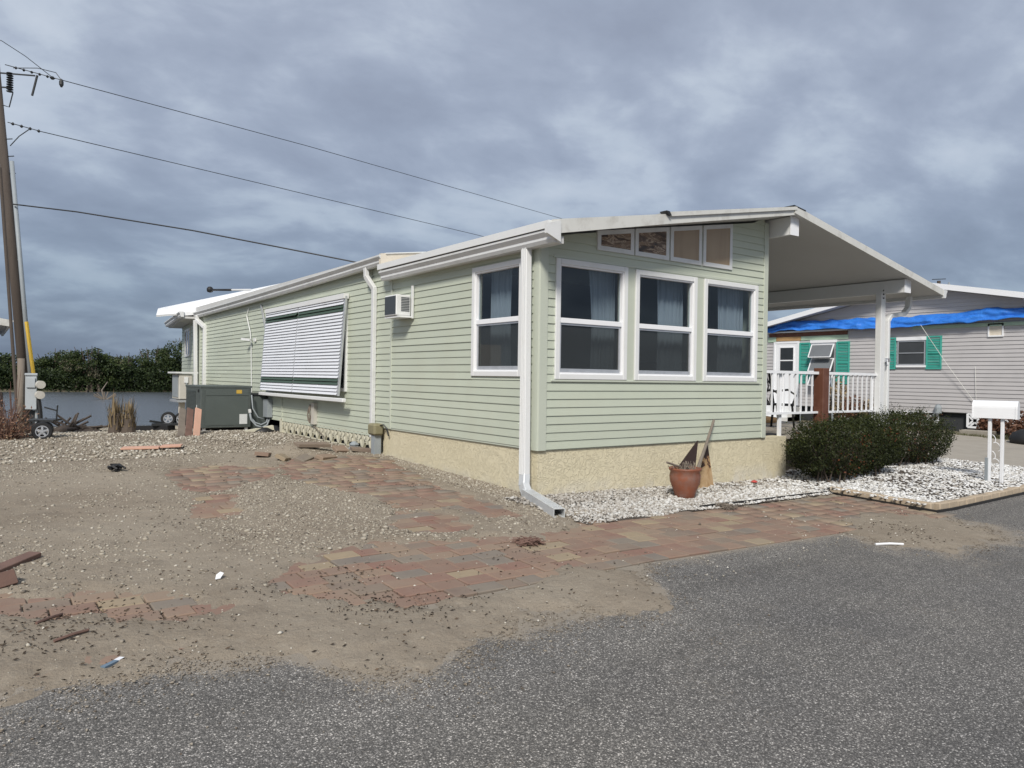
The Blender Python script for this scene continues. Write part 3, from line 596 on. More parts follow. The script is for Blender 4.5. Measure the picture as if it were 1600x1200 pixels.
# screen blocks: shared mesh, one object each
bm_ = MB(); w_, hh, d = .345, .29, .05
def bseg(a, b, t=.026): bm_.bar((-.03, a[0], a[1]), (-.03, b[0], b[1]), t, .05, (1, 0, 0))
c = w_/2; q = w_/2
bseg((c, hh*.97), (0, 0), .030); bseg((c, hh*.97), (w_, 0), .030); bseg((0, hh), (c*.72, hh*.40), .022); bseg((w_, hh), (w_-c*.72, hh*.40), .022); bseg((c, hh*.30), (c, hh), .022); bseg((c*.5, hh*.42), (c, hh*.62), .018); bseg((w_-c*.5, hh*.42), (c, hh*.62), .018)
bseg((0, .008), (w_, .008), .018); bseg((0, hh-.008), (w_, hh-.008), .018); bseg((.008, 0), (.008, hh), .018)
first = bm_.build('screen_block', 'breeze', home); first.location = (.04, 4.25, .20); first.matrix_parent_inverse = Matrix.Identity(4)
for k in range(1, 14):
    o = first.copy(); COL.objects.link(o); o.location = (.04, 4.25+.35*k, .20)
m = MB(); m.box(-.03, 9.08, .19, .12, 9.22, .50); m.build('pier_block', 'breeze', home)
# roofs
def rp(x): return 3.262+.172*(x+.16)        # top of the front roof
m = MB(); fr = lambda a, b, t: (a, t, b)
m.extr([(-.12, rp(-.12)), (4.43, rp(4.43)), (4.43, rp(4.43)-.085), (-.12, rp(-.12)-.085)], fr, -.44, 4.1); m.build('front_roof', 'soffit', home)
m = MB(); m.extr([(-.19, rp(-.19)+.012), (1.70, rp(1.7)+.012), (1.70, rp(1.7)-.115), (-.19, rp(-.19)-.15)], fr, -.475, -.44)
m.extr([(1.70, rp(1.7)-.115), (1.70, rp(1.7)-.02), (4.43, rp(4.43)-.02), (4.43, rp(4.43)-.09)], fr, -.472, -.44); m.build('rake_fascia', 'fascia', home)
m = MB(); m.extr([(1.63, rp(1.63)+.035), (4.44, rp(4.44)+.03), (4.44, rp(4.44)-.018), (1.72, rp(1.72)-.022)], fr, -.50, 4.05); m.build('roof_panel', 'fascia', home)
m = MB(); m.extr([(1.60, rp(1.6)+.052), (1.66, rp(1.6)+.05), (1.70, rp(1.6)+.0), (1.66, rp(1.6)+.005)], fr, -.52, -.40); m.build('bent_lip', 'dark_metal', home)
# carport roof falls to the right
def cp(x): return rp(4.43)+.02-.183*(x-4.43)
m = MB(); m.extr([(4.43, cp(4.43)), (9.12, cp(9.12)), (9.12, cp(9.12)-.085), (4.43, cp(4.43)-.085)], fr, -.46, 9.5); m.build('carport_roof', 'soffit', home)
m = MB(); m.extr([(4.40, cp(4.40)+.015), (9.14, cp(9.14)+.015), (9.14, cp(9.14)-.10), (4.40, cp(4.40)-.095)], fr, -.492, -.46); m.build('rake_fascia', 'fascia', home)
m = MB(); m.extr([(4.36, cp(4.36)+.012), (4.66, cp(4.66)+.028), (4.66, cp(4.66)+.016), (4.36, cp(4.36)+.004)], fr, -.50, 5); m.build('ridge_cap', 'dark_metal', home)
m = MB(); m.box(4.46, -.37, 3.69, 4.53, 9.0, 3.96); m.build('ridge_beam', 'white', home); m = MB(); m.box(7.93, -.36, cp(8)-.32, 8.02, 9.3, cp(8)-.09); m.build('carport_beam', 'white', home)
m = MB(); m.box(4.45, -.385, 3.685, 4.66, -.37, 3.965); m.build('beam_cap', 'white_clean', home); m = MB(); m.box(7.92, -.375, cp(8)-.325, 8.13, -.36, cp(8)-.085); m.build('beam_cap', 'white_clean', home)
def gutter_fn(m, P0, P1, out, w_=.125, h_=.125):       # K-style gutter between two points at its back top edge
    P0 = Vector(P0); P1 = Vector(P1); out = Vector(out); up = Vector((0, 0, 1))
    prof = [(0, 0), (0, -h_), (w_*.55, -h_), (w_*.72, -h_*.72), (w_*.70, -h_*.52), (w_*.96, -h_*.22), (w_, -h_*.18), (w_, 0), (w_*.93, 0), (w_*.90, -h_*.2), (.012, -h_*.9), (.012, 0)]
    n = len(prof); A = [P0+out*a+up*b for a, b in prof]; B = [P1+out*a+up*b for a, b in prof]
    m.add(A+B, [(i, (i+1) % n, n+(i+1) % n, n+i) for i in range(n)] + [(0, 1, 2, 3, 4, 5, 6, 7)[::-1], tuple(n+i for i in range(8))])
    return m
m = gutter_fn(MB(), (9.12, -.5, cp(9.12)+.01), (9.12, 9.5, cp(9.12)+.01), (1, 0, 0), .13, .15); m.build('gutter', 'gutter', home)
# gutter and eave of the front part
m = gutter_fn(MB(), (-.085, -.46, 3.165), (-.085, 3.95, 3.15), (-1, 0, 0), .135, .145); m.build('gutter', 'gutter', home)
m = MB(); m.box(-.235, -.44, 3.175, .05, 3.97, 3.262); m.build('drip_edge', 'white', home)
m = MB(); m.box(-.10, -.43, 3.02, .0, 4.0, 3.10); m.build('eave_soffit', 'soffit', home)
m = MB(); m.hexa([(-.30, -.50, 3.10), (-.10, -.50, 3.02), (-.10, -.455, 3.02), (-.30, -.455, 3.10), (-.30, -.50, 3.21), (-.10, -.50, 3.26), (-.10, -.455, 3.26), (-.30, -.455, 3.21)]); m.build('gutter_end', 'gutter', home)
# rear roof, higher; slopes up from its own gutter
def rr(x): return 3.44+.172*(x+.16)
m = MB(); m.extr([(-.10, rr(-.1)), (4.4, rr(4.4)-.16), (4.4, rr(4.4)-.4), (-.10, rr(-.1)-.16)], fr, 4.02, 16.8); m.build('rear_roof', 'soffit', home)
m = MB(); m.extr([(-.18, rr(-.18)+.01), (3.4, rr(3.4)-.12), (3.4, rr(3.4)-.36), (-.18, rr(-.18)-.20)], fr, 3.95, 4.02); m.build('gable_fascia', 'cream', home)
m = MB(); m.extr([(-.10, rr(-.1)+.012), (3.4, rr(3.4)-.115), (3.4, rr(3.4)-.128), (-.10, rr(-.1)-.004)], fr, 3.93, 4.1); m.build('drip_edge', 'white', home)
m = MB(); a = .165
for k in range(6):
    y0 = 3.96+k*2.14; y1 = y0+2.14; s0 = 3.425-.011*(y0-3.96)-.02*math.sin((y0-3.96)/12.8*math.pi); s1 = 3.425-.011*(y1-3.96)-.02*math.sin((y1-3.96)/12.8*math.pi)
    gutter_fn(m, (-.06, y0, s0), (-.06, y1, s1), (-1, 0, 0), .15, .15)
m.build('gutter', 'gutter', home)
# rear room eave, gutter
m = MB(); slab(m, RV, -.1, 5.6, 3.10, 3.16, -2, .42); m.build('eave_soffit', 'soffit', home)
m = MB(); gutter_fn(m, RV(-.15, .42, 3.30), RV(5.7, .42, 3.30), RV(0, 1, 0)-RV(0, 0, 0), .14, .16); m.build('gutter', 'gutter', home)
m = MB(); m.hexa([RV(-.1, .42, 3.18), RV(5.7, .42, 3.18), RV(5.7, -3, 3.6), RV(-.1, -3, 3.6), RV(-.1, .42, 3.29), RV(5.7, .42, 3.29), RV(5.7, -3, 3.72), RV(-.1, -3, 3.72)]); m.build('rear_room_roof', 'roof_white', home)
# loose white roof panel tilted up behind
m = MB(); A = [Vector(p) for p in ((-1.06, 17.5, 3.21), (4.2, 17.5, 3.98), (3.62, 18.6, 4.78), (-.83, 18.5, 3.49))]; nrm = (A[1]-A[0]).cross(A[3]-A[0]).normalized()*.06
m.hexa([p-nrm for p in A]+list(A)); m.build('roof_over_panel', 'roof_white', home)
# downspouts
def dspout(pts, w_, d_, name='downspout', mat='white', parent=home):
    m = MB()
    pts = [Vector(p) for p in pts]
    for a, b in zip(pts[:-1], pts[1:]):
        e = (b-a).normalized()*.012; m.bar(a-e, b+e, w_, d_, (1, 0, 0) if abs((b-a).normalized().z) > .6 else (0, 0, 1))
    return m.build(name, mat, parent, bevel=.008)
o = dspout([(-.115, .13, 3.06), (-.115, .10, .30)], .115, .085)
m = MB()
for k in (-.03, 0, .03): m.box(-.165, .115+k-.006, .32, -.155, .115+k+.006, 3.04)
m.build('rib', 'white', o)
dspout([(-.115, .10, .31), (-.15, .06, .20), (-.17, -.02, .115)], .12, .09, 'elbow', 'alu', o)
end = Vector((-.56, -1.10, .085)); st = Vector((-.165, -.01, .118)); dd = (end-st).normalized()
m = MB(); sv = dd.cross(Vector((0, 0, 1))).normalized(); uv = sv.cross(dd); W2, T2 = .062, .047
ring = lambda c, s_: [c+sv*x*s_+uv*y*s_ for x, y in ((-W2, -T2), (W2, -T2), (W2, T2), (-W2, T2))]
v = ring(st, 1)+ring(end, 1)+ring(end, .88)+ring(end-dd*.4, .86); f = [(3, 2, 1, 0)]
for k in range(3):
    for i in range(4): f.append((k*4+i, k*4+(i+1) % 4, k*4+4+(i+1) % 4, k*4+4+i))
f.append((12, 13, 14, 15)); m.add(v, f)
for k in (-.03, 0, .03): m.bar(st+uv*(T2+.002)+sv*k+dd*.08, end+uv*(T2+.002)+sv*k-dd*.03, .008, .006)
tag(m.build('outlet', 'alu', o), 'ribbed metal outlet lying on the gravel')
dspout([(-.13, 4.62, 3.28), (-.13, 4.60, 3.14), (-.05, 4.46, 2.93), (-.05, 4.47, .45)], .09, .07, 'downspout', 'gutter')
dspout([(-.15, 16.35, 3.18), (-.15, 16.35, 3.05), (-.05, 15.85, 2.82), (-.05, 15.85, .4)], .13, .09, 'downspout', 'white')
dspout([(-.14, 16.65, 3.05), (-.10, 16.62, .3)], .14, .09, 'downspout', 'white')
# carport posts and their downspout
m = MB(); m.box(7.88, .02, .60, 8.03, .13, cp(8)-.30); o = m.build('post', 'white', home, bevel=.006)
m = MB()
for k in range(3): m.tube([(7.93, .018, 3.02+.07*k), (7.93, .003, 3.02+.07*k)], .014, 6)
m.build('bolt', 'dark_metal', o)
m = MB(); m.box(7.88, 4.5, .60, 8.03, 4.61, cp(8)-.30); m.build('post', 'white', home)
dspout([(8.95, .05, cp(9)-.12), (8.9, .05, cp(9)-.33), (8.72, .04, cp(9)-.45), (8.22, .04, cp(9)-.52), (8.12, .04, cp(9)-.62), (8.11, .04, -.1)], .10, .075)
m = MB(); m.box(8.02, -.01, 1.86, 8.17, .03, 1.93); m.bar((8.06, -.01, 1.90), (8.0, -.05, 1.80), .02, .02); m.build('clamp', 'galv', home)
# right wall and room inside
m = MB(); m.box(4.34, .08, .6, 4.42, 16.4, 3.92); m.build('wall_right', 'green_trim', home)
m = MB(); m.box(.08, 3.55, .6, 4.34, 3.62, 3.25); m.box(.08, .08, .60, 4.34, 3.55, .64); m.box(3.2, .9, .64, 4.0, 1.6, 1.75); m.build('room_inside', 'interior', home)
def curtain(fn, u0, u1, z0, z1, o, sk=0.0, n=60):
    m = MB(); rows = 8; v = []
    for j in range(rows+1):
        z = z1-(z1-z0)*j/rows; gth = 1-.18*math.sin(math.pi*min(1, j/rows*.9))*sk
        for i in range(n+1):
            u = u1-(u1-u0)*gth*(1-i/n); v.append(fn(u, o+(.030*math.sin(i*.62+1.1*math.sin(i*.23)+.4*math.sin(j*.8))+.018*math.sin(i*1.37+u0*9))*(.4+.6*j/rows), z))
    f = [(j*(n+1)+i, j*(n+1)+i+1, (j+1)*(n+1)+i+1, (j+1)*(n+1)+i) for j in range(rows) for i in range(n)]
    m.add(v, f); return m.build('curtain', 'curtain', home, smooth=True)
curtain(FR, .95, 1.42, 1.1, 2.98, -.22, .8); curtain(FR, .16, .36, 1.1, 2.98, -.22, 0, 24)
curtain(FR, 2.22, 2.75, 1.1, 2.98, -.22, .3); curtain(FR, 1.52, 1.72, 1.1, 2.35, -.22, 1, 24); curtain(FR, 3.52, 4.12, 1.1, 2.98, -.22, .3)
curtain(SI, .86, 1.33, 1.1, 2.98, -.22, .2)
# louvred storm awning over the side window
aw = MB(); rectframe(aw, SI, 5.62, 9.9, 1.18, 2.86, .06, .0, .05); w_o = aw.build('window', 'white', home); m = MB(); slab(m, SI, 5.68, 9.84, 1.24, 2.80, .018, .026); m.build('pane', pm('shaded_pane', (.022, .028, .033), .07, .1, 2), w_o)
AT, AB, OT, OB = 2.90, 1.10, .075, .20
def A_(u, t, o=0): return SI(u, OT+(OB-OT)*t+o, AT+(AB-AT)*t)
m = MB(); m.bar(A_(5.56, 0, .0), A_(10.04, -.0, .0), .10, .09); m.build('awning_head', 'white', home)
awn = MB(); awn.bar(A_(7.92, 0.02, .0), A_(7.92, 1.0, .0), .03, .03, (0, 1, 0)); awn = awn.build('awning', 'galv', home)
for u_ in (5.58, 10.03): m = MB(); m.bar(A_(u_, 0), A_(u_, 1.0), .035, .05, (0, 1, 0)); m.build('stile', 'galv', awn)
NS = 29
green_slat = pm('green_slat', (.05, .085, .058), .5, .06, 4); white_slat = pm('white_slat', (.74, .76, .80), .4, .03, 2, rnd=.07, dirt=(.55, .56, .57), dirt_amt=.4, ds=2)
for k in range(NS):
    t0 = .012+k*(.976/NS)
    for (a, b) in ((5.605, 7.90), (7.94, 10.005)):
        m = MB(); g = .976/NS
        tl = .010 if (k == 2 and a > 7) else 0
        P = [A_(a, t0+g*.0, .008), A_(b, t0+g*.0, .008), A_(b, t0+g*1.02, .036), A_(a, t0+g*1.02, .036+tl*4)]
        tn = Vector((.004, 0, -.006)); m.hexa([Vector(p) for p in P]+[Vector(p)+tn for p in P])
        m.build('slat', green_slat if k in (2, 3, NS-5, NS-4) else white_slat, awn)
m = MB(); m.bar(SI(5.30, .20, 1.03), SI(10.08, .20, 1.03), .075, .07); m.build('awning_rail', 'white', home, bevel=.01)
m = MB(); m.bar(SI(10.13, .10, 2.35), SI(10.13, .02, 1.2), .04, .04); m.bar(SI(10.6, .04, 3.1), SI(10.14, .05, 2.4), .035, .035); m.build('awning_arm', 'galv', home)
# side utility bits
m = MB(); m.box(-.09, 7.05, .50, -.012, 7.20, .92); m.build('service_box', 'split', home)
m = MB(); m.tube([(-.10+.02*math.sin(i), 7.24+.06*math.cos(i*.55), .70+.18*math.sin(i*.55)) for i in range(24)], .010, 6); m.tube([(-.06, 7.2, .5), (-.05, 6.6, .3), (-.12, 6.5, .2)], .008, 6); m.build('wire_coil', 'wood_grey', home)
m = MB(); m.tube([(-.03, 11.6, 3.1), (-.05, 11.7, 2.9), (-.05, 11.4, 2.5), (-.04, 11.35, 2.2), (-.03, 11.3, 1.0)], .012, 6); m.build('loose_cable', 'pvc', home)
m = MB(); m.box(-.06, 11.0, 2.25, -.02, 11.12, 2.33); m.bar((-.10, 11.2, 2.29), (-.22, 11.5, 2.32), .05, .05); m.build('flood_lamp', 'pvc', home)
# ------------------------------------------------------------------ things round the house
def gz(x, y): return float(top(np.array([x]), np.array([y]))[0])
# window air conditioner
t = thing('window_air_conditioner', (0, 3.35, 2.38), 'small beige window air conditioner sticking out of the green side wall', 'air conditioner')
m = MB(); m.box(-.28, 3.19, 2.40, -.03, 3.59, 2.72); m.build('case', 'pvc', t, bevel=.012)
m = MB(); m.box(-.287, 3.21, 2.425, -.281, 3.57, 2.70); m.build('grille', 'grille', t)
m = MB()
for k in range(9): m.box(-.20, 3.183, 2.47+k*.025, -.06, 3.189, 2.482+k*.025)
m.build('louvre', 'grille', t)
m = MB(); m.box(-.06, 3.10, 2.36, -.03, 3.13, 2.86); m.box(-.26, 3.14, 2.37, -.03, 3.62, 2.395); m.bar((-.05, 3.12, 2.38), (-.24, 3.16, 2.38), .03, .02); m.build('bracket', 'pvc', t)
# packaged condenser on its slab
X0, X1, Y0, Y1, Zb, Zt = -1.50, -.42, 10.0, 11.4, .27, 1.19
t = thing('condenser_unit', (-.95, 10.7, .2), 'large dark green grey condenser cabinet on a slab beside the house', 'condenser')
m = MB(); m.box(X0, Y0, Zb, X1, Y1, Zt); m.build('cabinet', 'unit', t, bevel=.015)
m = MB(); m.box(X0-.012, Y0-.012, Zt-.035, X1+.012, Y1+.012, Zt+.012); m.build('lid', 'unit2', t, bevel=.006)
m = MB(); m.box(X0+.10, Y0-.008, Zb+.06, X1-.06, Y0-.002, Zt-.22); m.build('access_panel', 'unit2', t); m = MB(); m.box(X0+.10, Y0-.008, Zt-.20, X1-.06, Y0-.002, Zt-.06); m.build('access_panel', 'unit2', t)
m = MB()
for k in range(26): m.box(X0-.012, Y0+.45, Zb+.05+k*.03, X0-.002, Y1-.06, Zb+.062+k*.03)
m.build('coil_guard', 'unit2', t)
m = MB(); m.box(X1-.33, Y0-.013, Zt-.16, X1-.21, Y0-.009, Zt-.08); m.build('warning_label', 'label_yellow', t)
m = MB(); m.box(X1-.26, Y0-.013, Zb+.08, X1-.09, Y0-.009, Zb+.30); m.build('rating_label', 'label_white', t)
m = MB(); m.box(X0-.014, Y0+.14, Zt-.13, X0-.006, Y0+.22, Zt-.07); m.build('handle', 'black', t); m = MB(); m.box(X0-.014, Y0+.30, Zb+.38, X0-.006, Y0+.34, Zb+.5); m.build('rating_label', 'label_white', t)
m = MB()
for x in (X0+.06, X1-.12):
    for y in (Y0+.05, Y1-.1): m.box(x, y, .19, x+.06, y+.06, Zb)
m.build('foot', 'pvc', t)
m = MB(); m.box(-1.62, 9.75, -.1, -.30, 11.6, .212); tag(m.build('equipment_pad', 'concrete'), 'thin concrete pad under the dark condenser cabinet', 'pad')
# second cabinet with hose
t = thing('duct_cabinet', (-.2, 9.85, .2), 'narrow green grey duct cabinet with coiled grey hose behind the awning', 'cabinet')
m = MB(); m.box(-.40, 10.1, .17, -.03, 11.0, .98); m.build('cabinet', 'unit2', t, bevel=.015); m = MB(); m.box(-.42, 10.08, .985, -.02, 11.02, 1.03); m.build('lid', 'dark_metal', t)
m = MB(); m.box(-.14, 9.75, .5, -.02, 10.05, .9); m.build('disconnect_box', 'post_grey', t)
m = MB(); hz = [(-.47, 9.93, .62), (-.45, 9.90, .45), (-.36, 9.84, .32), (-.24, 9.8, .27), (-.12, 9.8, .32), (-.06, 9.82, .48)]; m.tube(hz, .022, 8); m.tube([(p[0], p[1]+.06, p[2]+.06) for p in hz], .018, 8); m.tube([(-.42, 9.98, 1.0), (-.40, 9.95, .7), (-.30, 9.9, .5), (-.16, 9.88, .45)], .015, 8); m.build('hose', 'post_grey', t, smooth=True)
m = MB(); m.bar((-.48, 9.93, .68), (-.47, 9.92, .60), .05, .05); m.build('hose_fitting', 'pvc', t)
# mini split on its stand
t = thing('mini_split_condenser', (-.8, 15.2, .1), 'beige mini split condenser raised on a post at the back corner', 'condenser')
m = MB(); m.box(-.93, 14.9, .74, -.58, 15.8, 1.44); m.build('case', 'split', t, bevel=.02)
m = MB(); m.box(-1.03, 14.85, 1.455, -.45, 15.9, 1.50); m.build('shelf', 'white', t)
m = MB(); m.box(-.945, 15.0, .8, -.932, 15.7, 1.40); m.build('grille', 'post_grey', t); m = MB(); m.box(-.80, 14.87, 1.2, -.70, 14.898, 1.36); m.build('disconnect_box', 'pvc', t)
m = MB(); m.box(-.98, 14.88, .66, -.55, 15.85, .72); m.build('base', 'galv', t); m = MB(); m.box(-.87, 15.1, .0, -.73, 15.25, .66); m.build('post', 'cream', t)
m = MB(); m.tube([(-.75, 14.86, 1.2), (-.74, 14.84, 1.0), (-.66, 14.85, .93), (-.55, 14.9, 1.0)], .02, 6); m.build('conduit', 'post_grey', t)
# meter pedestal at the wall
t = thing('meter_pedestal', (-.10, 4.2, .1), 'mossy khaki box on a short grey post at the end of the stucco', 'utility box')
m = MB(); m.box(-.17, 4.13, -.05, -.05, 4.25, .52); m.build('post', 'post_grey', t); m = MB(); m.box(-.21, 4.06, .50, -.03, 4.32, .69); m.build('box', 'khaki', t, bevel=.03)
m = MB(); m.tube([(-.10, 4.08, .66), (-.08, 3.98, .68), (-.05, 3.92, .62), (-.03, 3.9, .5)], .012, 6); m.build('cable', 'dark_metal', t)
# antenna pipe on the rear roof
t = thing('roof_mast', (.6, 12.4, 3.6), 'fallen white mast with black knob lying across the rear gutter', 'mast')
m = MB(); m.tube([(.22, 12.3, 3.62), (.10, 13.6, 3.72)], .024, 8); m.build('pipe', 'pvc', t); m = MB(); m.tube([(.10, 13.6, 3.72), (-.03, 15.2, 3.85)], .03, 8); m.lathe((-.04, 15.35, 3.78), [(.0, 0), (.07, .02), (.09, .06), (.09, .12), (.05, .17), (.0, .18)], 12, False); m.build('knob', 'black', t, smooth=True)
# pink boards leaning on the condenser, one board with kids each
gy = gz(-2.0, 8.6)
for k, (dx, mt, lab) in enumerate(((0, 'wood_grey', 'grey weathered board leaning leftmost on the condenser'), (.15, 'brownboard', 'brown board leaning between the grey and the pink one'), (.31, 'pink', 'salmon pink board leaning on the corner of the condenser'))):
    m = MB(); m.bar((-2.20+dx, 8.55+.05*k, gy-.01), (-1.98+dx, 9.45, gy+.50), .13, .035, (.3, -.6, .8)); tag(m.build('leaning_board', mt, bevel=.004), lab, 'board', 'boards leaning on the condenser')
m = MB(); m.bar((-3.55, 6.30, gz(-3.5, 6.3)+.035), (-3.02, 6.15, gz(-3, 6.2)+.035), .30, .03); m.bar((-3.0, 6.15, gz(-3, 6.1)+.05), (-2.70, 6.06, gz(-2.7, 6.1)+.06), .30, .03); tag(m.build('fallen_board', 'pink', bevel=.004), 'salmon pink board lying flat on the gravel yard', 'board')
# loose pavers in a heap
lab = ['loose red paver tipped on the sand heap', 'loose brown paver on edge beside the heap', 'loose tan paver lying flat on top of the heap', 'loose paver leaning at the left of the heap', 'loose dark paver at the foot of the heap', 'loose paver tilted next to the house footing', 'loose orange paver at the middle of the heap', 'loose paver half buried left of the heap']
for k, (x, y, L, W, rx, ry, rz, dzz) in enumerate(((-1.05, 4.55, .55, .2, .1, .05, .1, .05), (-.62, 4.42, .24, .16, .5, .1, .2, .04), (-.25, 4.45, .34, .18, .05, .12, -.2, .03), (-1.72, 3.95, .28, .16, .45, .1, .9, .02), (-1.42, 3.9, .34, .16, .35, -.1, .8, .02), (-.95, 5.15, .5, .14, .1, .2, .25, .02), (-1.05, 3.95, .34, .15, .25, .05, .5, .02), (-1.9, 4.35, .3, .2, .1, .1, 1.1, .02))):
    v, f = brick_data(L, W, .055); m = MB(); R_ = Matrix.Translation((x, y, gz(x, y)+dzz+.035)) @ Matrix.Rotation(rz, 4, 'Z') @ Matrix.Rotation(rx, 4, 'X') @ Matrix.Rotation(ry, 4, 'Y')
    m.add([R_ @ Vector(p) for p in v], f+[(3, 2, 1, 0)]); tag(m.build('loose_paver', 'paver'), lab[k], 'paver', 'loose pavers in a heap')
# wire scraps and rags
def scrap(name, x, y, r, hgt, mat, label, cat, n=26, seed=1, th=.006):
    rg = random.Random(seed); m = MB(); z = gz(x, y)
    for k in range(n):
        a = rg.uniform(0, 6.28); l = rg.uniform(.3, 1)*r; c = Vector((x+rg.uniform(-.4, .4)*r, y+rg.uniform(-.4, .4)*r, z+rg.uniform(.2, 1)*hgt*.7)); d = Vector((math.cos(a), math.sin(a), rg.uniform(-.3, .3)))*l
        m.tube([c-d*.6, c+Vector((0, 0, rg.uniform(0, .3)*hgt)), c+d*.6], th*rg.uniform(.5, 1.2), 4)
    return tag(m.build(name, mat), label, cat)
scrap('debris_clump', -4.0, 3.66, .16, .10, 'black', 'black twisted clump of debris on the bare sand', 'debris', 22, 3, .016)
scrap('needle_clump', -1.49, -1.80, .17, .06, 'brownboard', 'round clump of brown needles on the gravel near the outlet', 'plant debris', 150, 4, .004)
scrap('needle_clump', 1.80, -1.36, .16, .08, 'wood_grey', 'brown needle clump against the black bed edging', 'plant debris', 150, 5, .004)
m = MB(); m.lathe((-.18, 4.9, gz(-.3, 4.9)), [(.02, 0), (.10, .01), (.07, .05), (.09, .08), (.03, .13), (.0, .12)], 7); tag(m.build('crumpled_bag', 'post_grey'), 'crumpled dark and white bag by the screen block footing', 'bag')
m = MB(); m.lathe((-.35, 9.35, .16), [(.05, 0), (.22, .01), (.24, .07), (.12, .15), (.0, .16)], 12); tag(m.build('black_sack', 'black', smooth=True), 'flat black sack at the near end of the crawl space gap', 'sack')
m = MB(); m.bar((-.75, 9.3, .20), (-.15, 9.3, .30), .12, .1); tag(m.build('timber_block', 'breeze'), 'pale timber lying across the crawl space gap', 'timber')
# boards and sticks of the foreground
m = MB(); m.bar((-5.62, -1.10, .06), (-5.08, -.40, .10), .10, .035, (.3, .3, .9)); tag(m.build('broken_board', 'brownboard', bevel=.004), 'long reddish brown board end at the left edge of the photo', 'board')
m = MB(); m.bar((-5.60, -1.15, .03), (-5.24, -1.03, .08), .16, .10, (.1, .5, .9)); tag(m.build('broken_board', 'brownboard', bevel=.004), 'short reddish block below the long board at the left edge', 'board')
for a, b, lab in (((-5.16, -2.0), (-5.02, -1.82), 'thicker brown stick on the sand at lower left'), ((-5.10, -2.36), (-4.93, -2.28), 'thin brown stick nearest the road at lower left'), ((1.70, -3.22), (1.96, -3.36), 'white plastic strip on the road by the sand spill')):
    m = MB(); za, zb = gz(*a)+.008, gz(*b)+.012; m.tube([(*a, za), ((a[0]+b[0])/2+.01, (a[1]+b[1])/2, (za+zb)/2+.006), (*b, zb)], .009 if 'white' not in lab else .012, 6); tag(m.build('stick' if 'white' not in lab else 'plastic_strip', 'brownboard' if 'white' not in lab else 'white_clean'), lab, 'stick' if 'white' not in lab else 'strip')
m = MB(); z = gz(-4.06, -1.61)+.005; m.add([(-4.09, -1.63, z), (-4.06, -1.645, z+.006), (-4.03, -1.615, z+.03), (-4.045, -1.585, z+.035), (-4.075, -1.595, z+.02)], [(0, 1, 2, 3, 4)]); m.add([(p[0], p[1], p[2]-.004) for p in m.v], [(4, 3, 2, 1, 0)]); tag(m.build('paper_scrap', 'white_clean'), 'white curled scrap on the dark leaf litter', 'scrap')
m = MB(); z = gz(-4.87, -2.74)+.008; m.bar((-4.92, -2.78, z), (-4.85, -2.72, z), .028, .012); o = m.build('plastic_wrapper', pm('blue_grey_plastic', (.13, .19, .25), .4, .1, 8)); tag(o, 'blue and white plastic wrapper on the sand near the road', 'wrapper'); m = MB(); m.bar((-4.85, -2.72, z), (-4.82, -2.69, z), .03, .013); m.build('wrapper_end', 'white_clean', o)
# pot with scrap plates
pc = Vector((1.82, -.70, gz(1.82, -.7)))
t = thing('plant_pot', pc, 'round brown terracotta pot with dead stems on the white gravel', 'pot')
m = MB(); m.lathe(pc, [(.105, 0), (.125, .02), (.135, .07), (.185, .20), (.195, .28), (.182, .335), (.205, .36), (.205, .383), (.18, .38), (.165, .34), (.0, .33)], 28, False); m.build('body', 'terracotta', t, smooth=True)
m = MB(); m.lathe(pc, [(.0, .345), (.10, .35), (.17, .33)], 20, False); m.build('soil', 'soil', t)
rg = random.Random(8); m = MB()
for k in range(60):
    a = rg.uniform(0, 6.28); r = rg.uniform(0, .15); c = pc+Vector((r*math.cos(a), r*math.sin(a), .36)); m.tube([c, c+Vector((rg.uniform(-.06, .06), rg.uniform(-.06, .06), rg.uniform(.02, .10)))], .004, 4)
m.tube([pc+Vector((-.1, .0, .40)), pc+Vector((-.36, -.02, .47))], .014, 6); m.build('dead_stems', 'wood_grey', t)
def tri(name, P3, lab):
    m = MB(); P3 = [Vector(p) for p in P3]; n = (P3[1]-P3[0]).cross(P3[2]-P3[0]).normalized()*.012
    m.add([p-n for p in P3]+[p+n for p in P3], [(2, 1, 0), (3, 4, 5), (0, 1, 4, 3), (1, 2, 5, 4), (2, 0, 3, 5)]); return tag(m.build(name, 'plate'), lab, 'plate')
g0 = pc.z
tri('metal_triangle', ((1.72, -.62, g0+.33), (2.14, -.58, g0+.33), (2.38, -.42, .67)), 'rusty scorched triangular plate standing in the terracotta pot')
tri('metal_triangle', ((2.50, -.30, g0-.02), (2.98, -.22, g0-.06), (3.01, -.06, .57)), 'rusty scorched triangular plate leaning on the stucco right of the pot')
m = MB(); m.tube([(2.12, -.63, g0+.30), (2.65, -.34, .59), (3.17, -.045, .90)], [.024, .022, .020], 8); tag(m.build('wooden_stick', 'wood_grey'), 'grey round stick standing in the pot and leaning on the siding', 'stick')
m = MB(); m.lathe((3.9, -.22, gz(3.9, -.22)+.02), [(.02, 0), (.05, .01), (.03, .03), (.0, .04)], 6); tag(m.build('red_scrap', 'red'), 'small red plastic scrap at the foot of the stucco', 'scrap')
